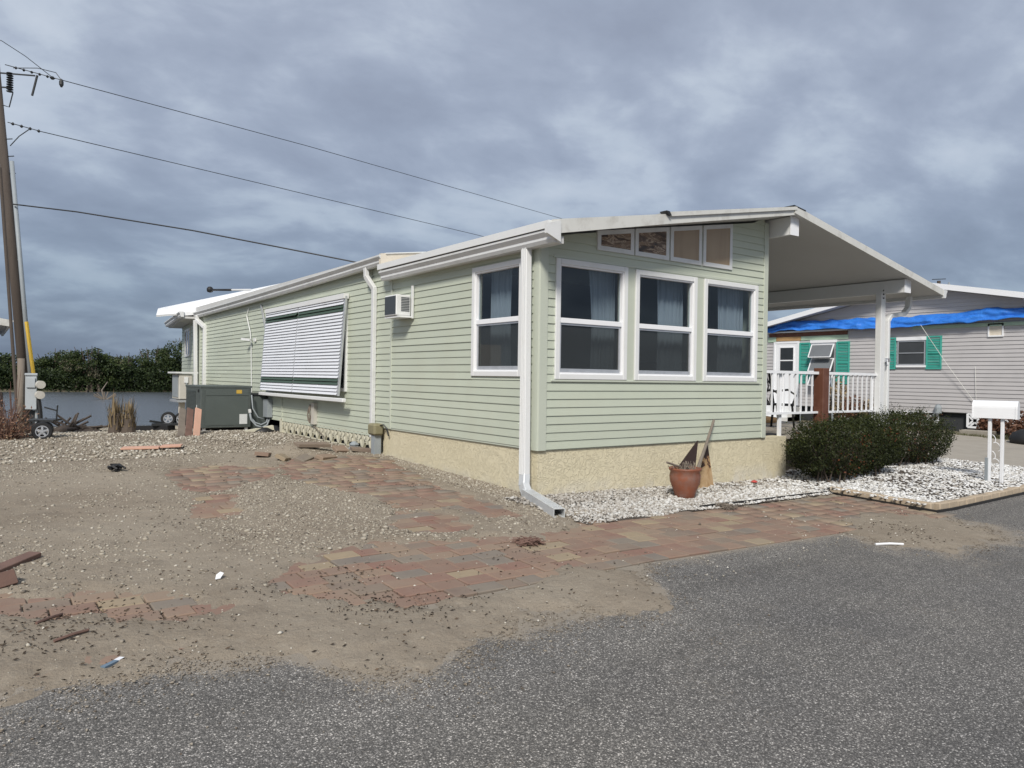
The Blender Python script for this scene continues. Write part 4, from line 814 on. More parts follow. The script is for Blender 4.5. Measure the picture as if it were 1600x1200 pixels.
# gravel beds, edging and kerb
bedz = lambda x, y: H(x, y)+.012+.02*np.clip((y+1.4)*1.2, 0, 1)+(fbm(x, y, 4, 2)-.5)*.015
xs2 = np.arange(-.46, 5.2, .09); X, Y = np.meshgrid(xs2, np.linspace(0, 1, 16)); Yb = -1.41+.058*X; Y = Yb+(0.005-Yb)*Y; Z = bedz(X, Y)
sheet('gravel_bed', X, Y, Z, 'mulch')
KA, KB, KC = Vector((4.53, -1.06, 0)), Vector((4.55, -2.46, 0)), Vector((10.4, -2.30, 0))
bed2 = lambda x, y: H(x, y)+.035+.04*np.where(y < -1.0, 1, np.clip((x-4.6)/.8, 0, 1))+(fbm(x, y, 3, 2)-.5)*.03+.05*np.exp(-((x-6.5)**2/4+(y+.6)**2/.5))
X, Y = np.meshgrid(np.arange(4.58, 10.3, .1), np.arange(-2.42, .35, .1)); sheet('mulch_bed', X, Y, bed2(X, Y), 'mulch')
m = MB(); pts = [(1.45+k*.26, -1.34+.058*(1.45+k*.26)+.01*math.sin(k), float(H(1.45+k*.26, -1.3))+.01) for k in range(13)]
for a, b in zip(pts[:-1], pts[1:]): m.bar((a[0], a[1], a[2]+.01), (b[0], b[1], b[2]+.01), .018, .07)
tag(m.build('bed_edging', 'edging'), 'thin black strip edging the white gravel beside the pavers', 'edging')
kerb = thing('bed_kerb', (4.55, -2.46, -.1), 'low tan block kerb round the mailbox bed', 'kerb')
def kblocks(A, B, n):
    d = (B-A); L = d.length/n; e = d.normalized(); s = Vector((-e.y, e.x, 0))*.055
    for k in range(n):
        a = A+e*(k*L+.004); b = A+e*((k+1)*L-.004); za = float(H(a.x, a.y)); zb = float(H(b.x, b.y)); ht = .105+random.uniform(-.006, .006); j = s*random.uniform(-.08, .08)
        mm = MB(); mm.hexa([Vector((p.x, p.y, z_-.03))+sg+j for p, z_, sg in ((a, za, -s), (b, zb, -s), (b, zb, s), (a, za, s))]+[Vector((p.x, p.y, z_+ht))+sg*.9+j for p, z_, sg in ((a, za, -s), (b, zb, -s), (b, zb, s), (a, za, s))])
        mm.build('kerb_block', 'kerb', kerb, bevel=.014)
kblocks(KA, KB, 7); kblocks(KB+Vector((.06, -.0, 0)), KC, 21)
m = MB()
for A, B in ((KA+Vector((-.075, .05, 0)), KB+Vector((-.075, -.07, 0))), (KB+Vector((-.075, -.075, 0)), KC+Vector((0, -.075, 0)))):
    nseg = 12
    for k in range(nseg):
        a = A.lerp(B, k/nseg); b = A.lerp(B, (k+1)/nseg); m.bar((a.x, a.y, float(H(a.x, a.y))+.012), (b.x, b.y, float(H(b.x, b.y))+.012), .02, .045)
m.build('rubber_strip', 'edging', kerb)
# mailbox
mb = Vector((7.72, -1.95, 0)); zg = float(H(7.7, -1.95))+.05
t = thing('mailbox', (7.72, -1.95, zg), 'white rural mailbox on two white posts with iron scrolls', 'mailbox')
dl = Vector((.22, -1, 0)).normalized(); sl = Vector((-dl.y, dl.x, 0))
def arch(m, c, L0, L1, r, hs, k=1.0):
    prof = [(-r*k, 0), (r*k, 0)]+[(r*k*math.cos(a), hs+r*k*math.sin(a)) for a in [math.pi*i/12 for i in range(13)]]
    return m.extr(prof, lambda a, b, t_: c+sl*a+dl*t_+Vector((0, 0, b)), L0, L1)
bc = Vector((7.76, -1.93, .94)); m = MB(); arch(m, bc, -.30, .27, .115, .165); m.build('box', 'white_clean', t, smooth=False)
m = MB(); arch(m, bc+Vector((0, 0, -.006)), .27, .30, .115, .165, 1.06); m.build('door', 'white_clean', t); m = MB(); arch(m, bc+Vector((0, 0, -.004)), -.315, -.30, .115, .165, 1.04); m.build('back', 'white_clean', t)
for k, off in enumerate((-.085, .085)):
    p = mb+dl*off; m = MB(); m.box(p.x-.022, p.y-.022, zg-.1, p.x+.022, p.y+.022, .94); m.build('post', 'white_clean', t, bevel=.003)
m = MB(); m.box(mb.x-.07, mb.y+.09, zg-.1, mb.x-.03, mb.y+.13, zg+.42); m.build('stake', 'post_grey', t)
for z0_, s_ in ((.60, 1), (.34, 1), (.12, 1)):
    m = MB(); pts = []
    for i in range(22):
        a = i/21; ang = a*5.2
        pts.append(mb+dl*(-.05+.10*a+.028*math.sin(ang*1.9))+Vector((0, 0, zg+z0_+.16-.20*a+.03*math.cos(ang*1.9))))
    m.tube(pts, .005, 5); m.build('scroll', 'white_clean', t)
# porch railing
t = thing('porch_railing', (6, .1, .6), 'white metal railing with thin pickets between the house and carport post', 'railing')
for x0, x1 in ((4.44, 6.02), (6.2, 7.88)):
    m = MB(); m.box(x0, .08, 1.605, x1, .13, 1.65); m.build('top_rail', 'white_clean', t); m = MB(); m.box(x0, .085, .95, x1, .125, .985); m.build('bottom_rail', 'white_clean', t)
    n = int((x1-x0)/.15)
    for k in range(1, n): m = MB(); x = x0+(x1-x0)*k/n; m.box(x-.011, .094, .985, x+.011, .116, 1.606); m.build('picket', 'white_clean', t)
for x_ in (5.0, 7.80): m = MB(); m.box(x_, .13, .6, x_+.06, .17, 1.606); m.build('rail_post', 'white_clean', t)
m = MB(); m.box(6.02, .0, .56, 6.20, .18, 1.71); tag(m.build('wooden_post', 'wood_brown', bevel=.008), 'thick dark brown wooden post in the gap of the porch railing', 'post')
# iron chair on the porch
t = thing('iron_chair', (6.8, 1.45, .6), 'black wrought iron chair with curled arms behind the railing', 'chair')
m = MB(); c0 = Vector((6.80, 1.45, .6))
for s_ in (-.24, .24):
    m.tube([c0+Vector((s_, .25, 0)), c0+Vector((s_, .2, .45)), c0+Vector((s_, .32, 1.05))], .022, 8)
    m.tube([c0+Vector((s_, -.25, 0)), c0+Vector((s_, -.2, .42)), c0+Vector((s_, -.28, .62)), c0+Vector((s_, -.1, .72)), c0+Vector((s_, .22, .68))], .02, 8)
m.build('frame', 'black', t, smooth=True)
m = MB(); m.box(c0.x-.25, c0.y-.24, 1.03, c0.x+.25, c0.y+.22, 1.06); m.build('seat', 'black', t)
m = MB()
for k in range(5):
    u = -.2+.1*k; m.tube([c0+Vector((u+.06*math.sin(i*.9+k), .21+.1*i/9, .46+.58*i/9)) for i in range(10)], .012, 6)
m.tube([c0+Vector((-.24, .32, 1.05)), c0+Vector((0, .36, 1.12)), c0+Vector((.24, .32, 1.05))], .02, 8); m.build('back', 'black', t, smooth=True)
m = MB(); m.tube([(6.6, 2.3, .66), (7.2, 2.3, .72), (7.9, 2.2, .68)], [.07, .10, .06], 9); tag(m.build('driftwood_log', 'plywood', smooth=True), 'pale driftwood log lying on the porch floor by the iron chair', 'log')
m = MB(); m.box(4.6, .25, .602, 5.35, .55, .61); tag(m.build('door_mat', 'edging'), 'black mat lying at the house end of the porch floor', 'mat')
# ------------------------------------------------------------------ grey neighbour house
NX = 18.5
nb = thing('neighbour_house', (NX, 4.5, .1), 'grey sided neighbour house with teal shutters and blue tarp', 'house')
NBv = frame_fn((NX, 0, 0), (0, -1, 0)); NB = lambda y, o, z: NBv(-y, o, z)
gab = lambda y: 4.50-.20*abs(y-4.5)
m = MB(); m.extr([(-.7, .6), (11.2, .6), (11.2, gab(11.2)-.02), (4.5, gab(4.5)), (-.7, gab(-.7))], lambda a, b, t_: NB(a, -t_, b), .004, 9.0); m.build('wall', 'grey_siding', nb)
m = MB(); z = .62; hN = .118; A2 = lambda q_: 1.5 if q_ < 3.2 else 0
while z < 4.4:
    z1 = z+hN+.004; hw = lambda q_: min(5.2, max(0, (4.50-q_)/.20))
    a, b = hw(z), hw(z1)
    if a > .1: m.hexa([NB(4.5-a, 0, z), NB(4.5+a+A2(z), 0, z), NB(4.5+a+A2(z), .022, z), NB(4.5-a, .022, z), NB(4.5-b, 0, z1), NB(4.5+b+A2(z1), 0, z1), NB(4.5+b+A2(z1), .003, z1), NB(4.5-b, .003, z1)])
    z += hN
tag(m.build('siding', 'grey_siding', nb), kind='stuff')
for s_ in (1, -1):
    m = MB(); Y0_, Y1_ = 4.5, 4.5+5.5*s_
    p = [(Y0_, gab(Y0_)+.14), (Y1_, gab(Y1_)+.14), (Y1_, gab(Y1_)+.02), (Y0_, gab(Y0_)+.02)]
    m.extr(p, lambda a, b, t_: NB(a, -t_, b), -.45, 9.2); m.build('roof', 'soffit', nb)
    m = MB(); p = [(Y0_, gab(Y0_)+.165), (Y1_, gab(Y1_)+.165), (Y1_, gab(Y1_)+.0), (Y0_, gab(Y0_)+.0)]; m.extr(p, lambda a, b, t_: NB(a, -t_, b), -.48, -.45); m.build('fascia', 'white_clean', nb)
# tarp over the torn porch roof
xs_ = np.linspace(-.6, 9.9, 160); v = []; rg = np.random.default_rng(5)
for j in range(13):
    for y in xs_:
        q_ = j/12; n_ = float(fbm(np.array([y]), np.array([q_*2.0+3]), 1.6, 3)[0]-.5)
        lift = .12*math.sin(y*.9)*max(0, 1-abs(y-3.3)/6)
        n2_ = float(fbm(np.array([y]), np.array([q_*1.2+9]), 3.4, 3)[0]-.5); n3_ = float(vnoise(np.array([y]), np.array([4.0]), 2.7)[0]-.5); v.append(NB(y, .20*q_**.7+.12*n_+.18*n2_*math.sin(math.pi*q_)+.07+.05*math.sin(q_*9+y*2)*q_*(1-q_), 3.62+lift*.5+.16*n_*(1-q_)-.33*q_+.05*n2_-.10*n3_*q_**3))
nn = len(xs_); m = MB(); m.add(v, [(j*nn+i, j*nn+i+1, (j+1)*nn+i+1, (j+1)*nn+i) for j in range(12) for i in range(nn-1)]); o = m.build('blue_tarp', 'tarp', smooth=True); tag(o, 'crumpled blue tarp strip draped along the grey neighbour house', 'tarp')
md = o.modifiers.new('thick', 'SOLIDIFY'); md.thickness = .006
m = MB(); slab(m, NB, 6.72, 9.85, 3.24, 3.285, .0, .16); m.build('soffit_board', 'white', nb); m = MB(); slab(m, NB, 6.75, 9.8, 3.10, 3.235, .0, .05); m.build('torn_rafter', 'wood_brown', nb); m = MB(); slab(m, NB, 8.5, 9.5, 2.95, 3.095, .0, .04); m.build('bare_plywood', 'plywood', nb); m = MB(); slab(m, NB, 6.72, 8.49, 2.95, 3.095, .0, .034); m.build('backing_board', 'mint', nb)
for a_, b_, c_, d_ in ((9.51, 9.85, 2.92, 3.095), (-.6, 4.6, 3.17, 3.275)): m = MB(); slab(m, NB, a_, b_, c_, d_, 0, .05); m.build('backing_board', 'mint', nb)
# door, windows, shutters
m = MB(); rectframe(m, NB, 8.56, 9.60, .62, 2.93, .07, .0, .05); d_ = m.build('door', 'white_clean', nb); m = MB(); slab(m, NB, 8.63, 9.53, .64, 2.86, .0, .035); m.build('leaf', 'white_clean', d_)
m = MB(); slab(m, NB, 8.78, 9.32, 1.85, 2.70, .035, .042); m.build('pane', pm('door_pane', (.035, .04, .045), .1, .1, 2), d_); m = MB(); rectframe(m, NB, 8.75, 9.35, 1.82, 2.73, .03, .035, .055); slab(m, NB, 8.78, 9.32, 2.22, 2.26, .042, .055); m.build('sash', 'white_clean', d_); m = MB(); m.lathe(NB(8.70, .07, 1.70), [(.0, -.03), (.035, 0), (.0, .03)], 8, False); m.build('handle', 'galv', d_)
pane_n = pm('neighbour_pane', (.055, .06, .066), .12, .15, 3)
m = MB(); rectframe(m, NB, 7.17, 8.09, 1.30, 2.84, .05, .0, .05); w1 = m.build('window', 'galv', nb); m = MB(); slab(m, NB, 7.22, 8.04, 1.35, 2.79, .0, .03); m.build('dark_opening', 'grille', w1); m = MB(); slab(m, NB, 7.12, 8.12, 2.845, 2.94, 0, .06); m.build('head', 'white_clean', w1)
for k in range(3):
    zt = 2.78-.49*k; m = MB(); P = [NB(7.22, .06, zt), NB(8.04, .06, zt), NB(8.04, .28, zt-.44), NB(7.22, .28, zt-.44)]; up = Vector((-.006, 0, .004)); m.hexa([p for p in P]+[p+up for p in P]); o = m.build('awning_pane', pm('tilt_pane%d' % k, (.16, .17, .18), .15, .1, 2), w1)
    m = MB()
    for a, b in ((0, 1), (1, 2), (2, 3), (3, 0)): m.bar(P[a], P[b], .035, .03)
    m.build('pane_frame', 'white_clean', o)
m = MB(); rectframe(m, NB, 4.19, 5.05, 2.05, 2.82, .035, .0, .05); slab(m, NB, 4.22, 5.02, 2.42, 2.445, .0, .05); w2 = m.build('window', 'galv', nb); m = MB(); slab(m, NB, 4.22, 5.02, 2.08, 2.79, .0, .03); m.build('pane', pane_n, w2); m = MB(); slab(m, NB, 4.16, 5.08, 2.83, 2.935, 0, .07); m.build('head', 'white_clean', w2); m = MB(); slab(m, NB, 4.16, 5.08, 1.98, 2.045, 0, .07); m.build('sill', 'white_clean', w2)
for (a, b, c, d) in ((8.11, 8.54, 1.42, 2.87), (6.66, 7.14, 1.42, 2.87), (5.10, 5.42, 1.92, 2.94), (3.71, 4.17, 1.92, 2.95)):
    m = MB(); rectframe(m, NB, a, b, c, d, .05, .0, .05); slab(m, NB, a+.05, b-.05, (c+d)/2-.03, (c+d)/2+.03, 0, .05); sh = m.build('shutter', 'teal', nb)
    m = MB(); n_ = int((d-c-.1)/.05)
    for k in range(n_): z = c+.06+k*.05; m.hexa([NB(a+.05, .006, z+.03), NB(b-.05, .006, z+.03), NB(b-.05, .036, z), NB(a+.05, .036, z), NB(a+.05, .006, z+.046), NB(b-.05, .006, z+.046), NB(b-.05, .036, z+.012), NB(a+.05, .036, z+.012)])
    slab(m, NB, a+.05, b-.05, c+.05, d-.05, 0, .006); tag(m.build('louvre', 'teal', sh), kind='stuff')
m = MB(); rectframe(m, NB, 2.03, 2.44, 2.86, 3.25, .04, .0, .05); vt = m.build('vent', 'white_clean', nb); m = MB(); slab(m, NB, 2.07, 2.40, 2.90, 3.21, 0, .03); m.build('cover', 'cream', vt)
# skirt: near-black slab painted as the shaded gap, and white pattern blocks
m = MB(); slab(m, NB, -.7, 9.7, -.1, .6, -.3, -.12); m.build('crawl_space_shade', 'interior', nb)
bb = MB(); bw = .40; bh = .40
def bs2(a, b, t_=.04): bb.bar(NB(a[0], .0, a[1]), NB(b[0], .0, b[1]), .06, t_, (1, 0, 0))
bs2((0, 0), (0, bh)); bs2((bw, 0), (bw, bh)); bs2((0, 0), (bw, 0), .03); bs2((0, bh), (bw, bh), .03)
for sx_, sy_ in ((0, 0), (0, 1), (1, 0), (1, 1)):
    ax, ay = bw*sx_, bh*sy_; pts = [(bw/2+(ax-bw/2)*q_, bh/2+(ay-bh/2)*q_**1.8) for q_ in (0, .4, .7, 1)]; pts2 = [(bw/2+(ax-bw/2)*q_**1.8, bh/2+(ay-bh/2)*q_) for q_ in (0, .4, .7, 1)]
    for pp in (pts, pts2):
        for a, b in zip(pp[:-1], pp[1:]): bs2(a, b, .028)
f_ = bb.build('screen_block', 'white_clean', nb); base_mi = f_.matrix_parent_inverse.copy()
spots = [2.55, 2.05, 1.62, 1.2, 5.4, 5.0, 4.6, 4.2, 3.8, 0.7, 6.0, 6.4, 6.8]
f_.location = (0, spots[0], .20)
for s_ in spots[1:]: o = f_.copy(); COL.objects.link(o); o.location = (0, s_, .20)
m = MB(); m.lathe(NB(3.75, .10, .55), [(.0, 0), (.1, .02), (.1, .2), (.06, .28), (0, .3)], 10, False); m.build('hose_bib_cover', 'post_grey', nb)
m = MB(); m.tube([NB(4.22, .30, 3.28), NB(3.5, .2, 2.1), NB(2.62, .05, .75)], .007, 5); tag(m.build('rope', 'rope'), 'white rope slanting down from the tarp across grey siding', 'rope'); m = MB(); m.tube([NB(2.75, .06, 2.0), NB(2.70, .05, .62)], .006, 4); tag(m.build('cord', 'rope'), 'thin cord hanging straight down on the grey siding', 'cord')
# steps and stair rail at the neighbour door
t = thing('entry_steps', (17.6, 9, .1), 'white entry steps with slanting grey handrail at the neighbour door', 'steps')
for k in range(3): m = MB(); m.box(17.2+.4*k, 8.4, .0, 18.44, 9.8, .22+.18*k); m.build('step', 'white', t)
for yy in (8.35, 7.2):
    m = MB(); m.bar((18.3, yy, 1.62), (16.9, yy-.9, .85), .04, .04); m.bar((18.3, yy, 1.45), (16.9, yy-.9, .68), .03, .03)
    for q_ in range(6): a = Vector((18.3-.26*q_, yy-.167*q_, 1.5-.145*q_)); m.bar(a, (a.x, a.y, a.z-.75), .022, .022)
    m.build('handrail', 'post_grey', t)
# things on the neighbour lot
m = MB(); z_ = float(H(17.2, 2.0)); m.box(17.0, 1.75, z_-.1, 17.4, 2.55, z_+.12); tag(m.build('concrete_block', 'concrete', bevel=.01), 'pale concrete block lying on the grass by the neighbour skirt', 'block')
m = MB(); c = Vector((15.9, .42, float(H(15.9, .4)))); m.lathe(c, [(.1, -.05), (.42, 0), (.46, .12), (.38, .27), (.2, .36), (.0, .38)], 14, False); tag(m.build('black_bag', 'black', smooth=True), 'black rubbish bag on the grass at the right edge', 'bag')
# utility pole far behind, on the right
t = thing('utility_pole', (52.4, 19.2, 0), 'distant utility pole with transformers above the neighbour roof', 'pole')
m = MB(); m.tube([(52.4, 19.2, 0), (52.4, 19.2, 9.1)], [.2, .13], 8); m.build('pole', 'wood_pole', t); m = MB(); m.bar((51.8, 19.6, 8.55), (53, 18.8, 8.55), .12, .12); m.build('crossarm', 'wood_pole', t)
for a in (-.45, .45):
    m = MB(); m.lathe((52.4+a*1.3, 19.2-a, 8.0), [(.22, 0), (.24, .1), (.24, .75), (.08, .85), (.05, 1.0)], 10); m.build('transformer', 'post_grey', t)
m = MB(); m.bar((52.0, 19.5, 9.2), (52.8, 18.9, 9.25), .05, .05); m.build('top_pin', 'dark_metal', t)
# ------------------------------------------------------------------ left side: leaning pole, wires, boxes
def PX(px, py, d): return CAMP+(RX*((px-800)/1158.46)-RY*((py-600)/1158.46)-RZ)*d
t = thing('utility_pole', (-4.50, 14.4, 0), 'leaning wooden utility pole at the left edge with conduit and yellow guard', 'pole')
pa, pb = PX(47, 690, 18), PX(-8, 92, 18)
m = MB(); m.tube([pa, pa.lerp(pb, .5), pb], [.118, .106, .09], 12); m.build('pole', 'wood_pole', t, smooth=True)
m = MB(); m.tube([PX(52, 640, 17.8), PX(18.5, 252, 17.8)], .048, 8); m.build('conduit', 'post_grey', t, smooth=True)
m = MB(); m.tube([PX(52.5, 585, 17.3), PX(41.5, 503, 17.4)], .04, 8); m.build('yellow_guard', 'yellow', t)
m = MB()
for q_ in (.70, .745, .79): c = pa.lerp(pb, q_); m.tube([c+Vector((.05, -.04, 0)), c+Vector((.20, -.15, .01))], .012, 6)
m.build('step_pin', 'dark_metal', t)
for off, L in ((Vector((.18, -.12, 8.22)), .55), (Vector((.62, -.42, 8.15)), .5)):
    c = Vector((-5.02, 14.95, 0))+off; m = MB()
    pr = []
    for k in range(9): pr += [(.03, k*.055), (.075, k*.055+.012), (.075, k*.055+.024), (.03, k*.055+.038)]
    if off.x < .3: m.lathe(c, pr, 10); m.build('insulator', 'dark_metal', t)
    else: m.tube([c, c+Vector((.1, -.05, .5))], .025, 8); m.build('fuse_cutout', 'dark_metal', t)
m = MB(); m.bar((-5.2, 15.1, 8.70), (-4.35, 14.45, 8.62), .03, .03); m.bar((-5.2, 15.1, 8.35), (-4.8, 14.8, 8.33), .03, .03); m.tube([(-4.98, 14.9, 7.9), (-4.85, 14.8, 7.85), (-4.78, 14.75, 8.2)], .014, 6); m.build('bracket', 'dark_metal', t)
m = MB(); m.tube([(-4.78, 14.7, 8.78), (-4.3, 14.4, 8.80), (-3.95, 14.0, 8.65), (-3.84, 13.88, 8.45)], .009, 6); m.build('jumper', 'dark_metal', t)
def wire(P0, P1, sag, r, n=30):
    P0 = Vector(P0); P1 = Vector(P1); m = MB(); m.tube([P0.lerp(P1, k/n)-Vector((0, 0, 4*sag*(k/n)*(1-k/n))) for k in range(n+1)], r, 6); return m
def pxpt(px, py, d):
    r = RX*((px-800)/1158.46)-RY*((py-600)/1158.46)*1.0-RZ; return CAMP+r*d
W1 = [pxpt(8, 101, 17.9), pxpt(96, 125, 18.2), pxpt(480, 228, 25), pxpt(865, 338, 36), pxpt(1010, 380, 42)]
W2 = [pxpt(12, 191, 17.9), pxpt(66, 206, 18.2), pxpt(400, 285, 23), pxpt(745, 367, 31), pxpt(1010, 432, 42)]
W3 = [pxpt(20, 319, 17.7), pxpt(120, 331, 17.5), pxpt(300, 360, 17.1), pxpt(440, 387, 16.8), pxpt(557, 410, 16.6)]
W0 = [pxpt(-40, 48, 17.0), pxpt(3, 64, 17.2), pxpt(40, 88, 17.6), pxpt(82, 121, 18.1)]
WJ = [pxpt(46, 202, 17.9), pxpt(30, 213, 17.9), pxpt(16, 228, 17.9)]
for pts, r, lab in ((W1, .010, 'highest thin power line running from the leaning pole to behind the roof'), (W2, .010, 'second power line from the leaning pole passing behind the roof'), (W3, .017, 'thick black service cable from the pole to the rear roof'), (W0, .008, 'slack wire entering at the upper left corner to the insulator'), (WJ, .011, 'short curved jumper wire hanging at the middle of the pole')):
    m = MB(); m.tube(pts, r, 6); tag(m.build('power_line', 'dark_metal'), lab, 'wire', 'overhead wires')
m = MB()
for k in range(5): a = W1[1].lerp(W1[0], .25+.14*k); m.lathe(a-Vector((0, 0, .04)), [(.015, 0), (.035, .03), (.015, .06)], 8)
m.lathe(pxpt(82, 121, 18.1)-Vector((0, 0, .1)), [(.03, .05), (.06, .08), (.03, .12)], 8); m.lathe(pxpt(96, 130, 18.2)-Vector((0, 0, .10)), [(.02, 0), (.05, .06), (.05, .14), (.02, .2)], 8)
for k in range(4): a = W2[0].lerp(W2[1], .15+.25*k); m.lathe(a-Vector((0, 0, .05)), [(.015, .01), (.04, .04), (.015, .08)], 8)
m.build('line_insulators', 'dark_metal', t)
t2 = thing('utility_pole', (pxpt(1010, 380, 42).x, pxpt(1010, 380, 42).y, 0), 'utility pole standing hidden behind the green house', 'pole'); pp = pxpt(1010, 380, 42)
m = MB(); m.tube([(pp.x, pp.y, -.3), (pp.x, pp.y, pp.z+.2)], [.18, .13], 8); m.build('pole', 'wood_pole', t2); m = MB(); m.bar((pp.x-.7, pp.y, pp.z-.1), (pp.x+.7, pp.y, pp.z-.1), .1, .1); m.build('crossarm', 'wood_pole', t2)
m = MB(); m.tube([pxpt(0, 262, 17), pxpt(27, 640, 16.6)], .034, 8); o = m.build('guy_pole', 'wood_pole'); tag(o, 'thin brown pole leaning beside the utility pole at far left', 'pole')
m = MB(); a = pxpt(33, 560, 16.2); b = pxpt(33, 680, 16.2); m.tube([(a.x, a.y, -.2), (a.x, a.y, a.z)], .07, 10); tag(m.build('stub_post', 'wood_grey', smooth=True), 'short tan wooden post left of the grey meter box', 'post')
# meter box
bp = pxpt(48, 640, 15.8); t = thing('meter_box', (bp.x, bp.y, 0), 'grey electric meter box on posts beside the leaning pole', 'utility box')
def mbx(px0, py0, px1, py1, d, th, mat, name, dx=0): 
    a = pxpt(px0, py0, d); b = pxpt(px1, py1, d); m = MB(); m.hexa([(a.x, a.y, b.z), (b.x, b.y, b.z), (b.x+.1*th, b.y+th, b.z), (a.x+.1*th, a.y+th, b.z), (a.x, a.y, a.z), (b.x, b.y, a.z), (b.x+.1*th, b.y+th, a.z), (a.x+.1*th, a.y+th, a.z)]); return m.build(name, mat, t, bevel=.008)
mbx(39.5, 584, 57, 640, 15.8, .22, 'metergrey', 'case'); mbx(38.5, 583, 58.5, 587, 15.77, .26, 'metergrey', 'cap'); mbx(41, 590, 55, 606, 15.76, .05, 'metergrey', 'hatch'); mbx(46, 641, 55, 672, 15.95, .06, 'dark_metal', 'post'); mbx(55, 625, 58, 670, 15.9, .06, 'post_grey', 'post')
for (px, py) in ((62, 601), (61, 617)): a = pxpt(px, py, 15.8); m = MB(); m.tube([a, a+Vector((.02, -.14, 0))], .085, 14); m.build('meter', 'split', t)
m = MB(); m.tube([pxpt(59.5, 620, 15.85), pxpt(62.5, 640, 15.85), pxpt(64.5, 670, 15.85)], .045, 8); m.build('cable_duct', 'black', t)
# cart with a wheel
cz = .19; ctr = Vector((-4.46, 9.15, cz))
t = thing('hand_cart', ctr, 'small black hand cart with a fat tyre below the meter box', 'cart')
def wheel(parent, c, R_w, W_w, ax):
    ax = Vector(ax).normalized(); m = MB(); u = ax.cross(Vector((0, 0, 1))).normalized(); n_ = 28; prof = [(R_w*.62, -W_w*.5), (R_w*.9, -W_w*.5), (R_w, -W_w*.25), (R_w, W_w*.25), (R_w*.9, W_w*.5), (R_w*.62, W_w*.5)]
    vs = []
    for k in range(n_):
        a = 2*math.pi*k/n_; rv = u*math.cos(a)+Vector((0, 0, 1))*math.sin(a)
        for r_, o_ in prof: vs.append(c+rv*r_*(1+(.02 if k % 2 else 0))+ax*o_)
    k6 = len(prof); fs = [(k*k6+i, k*k6+(i+1) % k6, ((k+1) % n_)*k6+(i+1) % k6, ((k+1) % n_)*k6+i) for k in range(n_) for i in range(k6)]
    m.add(vs, fs); w_ = m.build('wheel', 'black', parent, smooth=False)
    m = MB()
    for k in range(5):
        a = 2*math.pi*k/5+.3; rv = u*math.cos(a)+Vector((0, 0, 1))*math.sin(a); m.bar(c+ax*(-W_w*.35), c+rv*R_w*.62+ax*(-W_w*.35), R_w*.2, W_w*.2, ax)
    m.tube([c-ax*W_w*.5, c+ax*W_w*.5], R_w*.17, 10)
    for k in range(20):
        a = 2*math.pi*k/20; b = 2*math.pi*(k+1)/20; m.bar(c+(u*math.cos(a)+Vector((0, 0, 1))*math.sin(a))*R_w*.6-ax*W_w*.35, c+(u*math.cos(b)+Vector((0, 0, 1))*math.sin(b))*R_w*.6-ax*W_w*.35, R_w*.1, W_w*.3, ax)
    m.build('rim', 'galv', w_)
wd = Vector((.10, .995, 0)); wheel(t, ctr+Vector((0, 0, .17)), .17, .12, wd); wheel(t, ctr+Vector((.05, .55, .17)), .17, .12, wd)
m = MB(); rt = Vector((.94, -.35, 0)); c = ctr+Vector((.03, .28, .36)); m.bar(c-rt*.22, c+rt*.24, .5, .035); m.bar(c+rt*.22, c+rt*.24+Vector((0, 0, .28)), .025, .025); m.bar(c+rt*.02+Vector((0, 0, .24)), c+rt*.22+Vector((0, 0, .18)), .025, .025); m.bar(ctr-rt*.15+Vector((0, 0, .10)), ctr-rt*.5+Vector((0, 0, .08)), .05, .04); m.build('frame', 'dark_metal', t)
c2 = Vector((.55, 20.3, -.36)); c2 = pxpt(263, 654, 17.5); t = thing('hand_truck', c2, 'overturned black hand truck with two wheels by the water', 'hand truck'); wheel(t, c2, .16, .12, (.3, .95, 0)); wheel(t, c2+Vector((.28, -.05, -.02)), .16, .12, (.5, .86, 0)); m = MB(); m.bar(c2+Vector((-.35, .0, -.13)), c2+Vector((.5, -.2, -.12)), .3, .05); m.bar(c2+Vector((-.4, 0, -.05)), c2+Vector((-.12, 0, -.1)), .06, .05); m.build('frame', 'dark_metal', t)
m = MB(); a = pxpt(205, 668, 17.6); b = pxpt(268, 667, 17.3); m.bar(a-Vector((0, 0, .02)), b-Vector((0, 0, .02)), .25, .12); tag(m.build('black_beam', 'black'), 'long black beam lying along the seawall', 'beam')
# flotsam by the seawall
for (px, py, sd, lab) in ((104, 667, 21, 'driftwood snag with pale scrap lying on the seawall'), (138, 670, 22, 'low dark heap of flotsam near the seawall')):
    c = pxpt(px, py, 17.3); rg = random.Random(sd); m = MB()
    for k in range(14):
        a = rg.uniform(0, 6.28); l = rg.uniform(.15, .55); m.tube([c+Vector((rg.uniform(-.2, .2), rg.uniform(-.2, .2), rg.uniform(-.05, .05))), c+Vector((math.cos(a)*l, math.sin(a)*l*.5, rg.uniform(.0, .35 if sd == 21 else .1)))], .025, 5)
    m.lathe(c-Vector((0, 0, .12)), [(.3, 0), (.28, .08), (.1, .16), (0, .17)], 9, False); tag(m.build('driftwood', 'soil'), lab, 'driftwood')
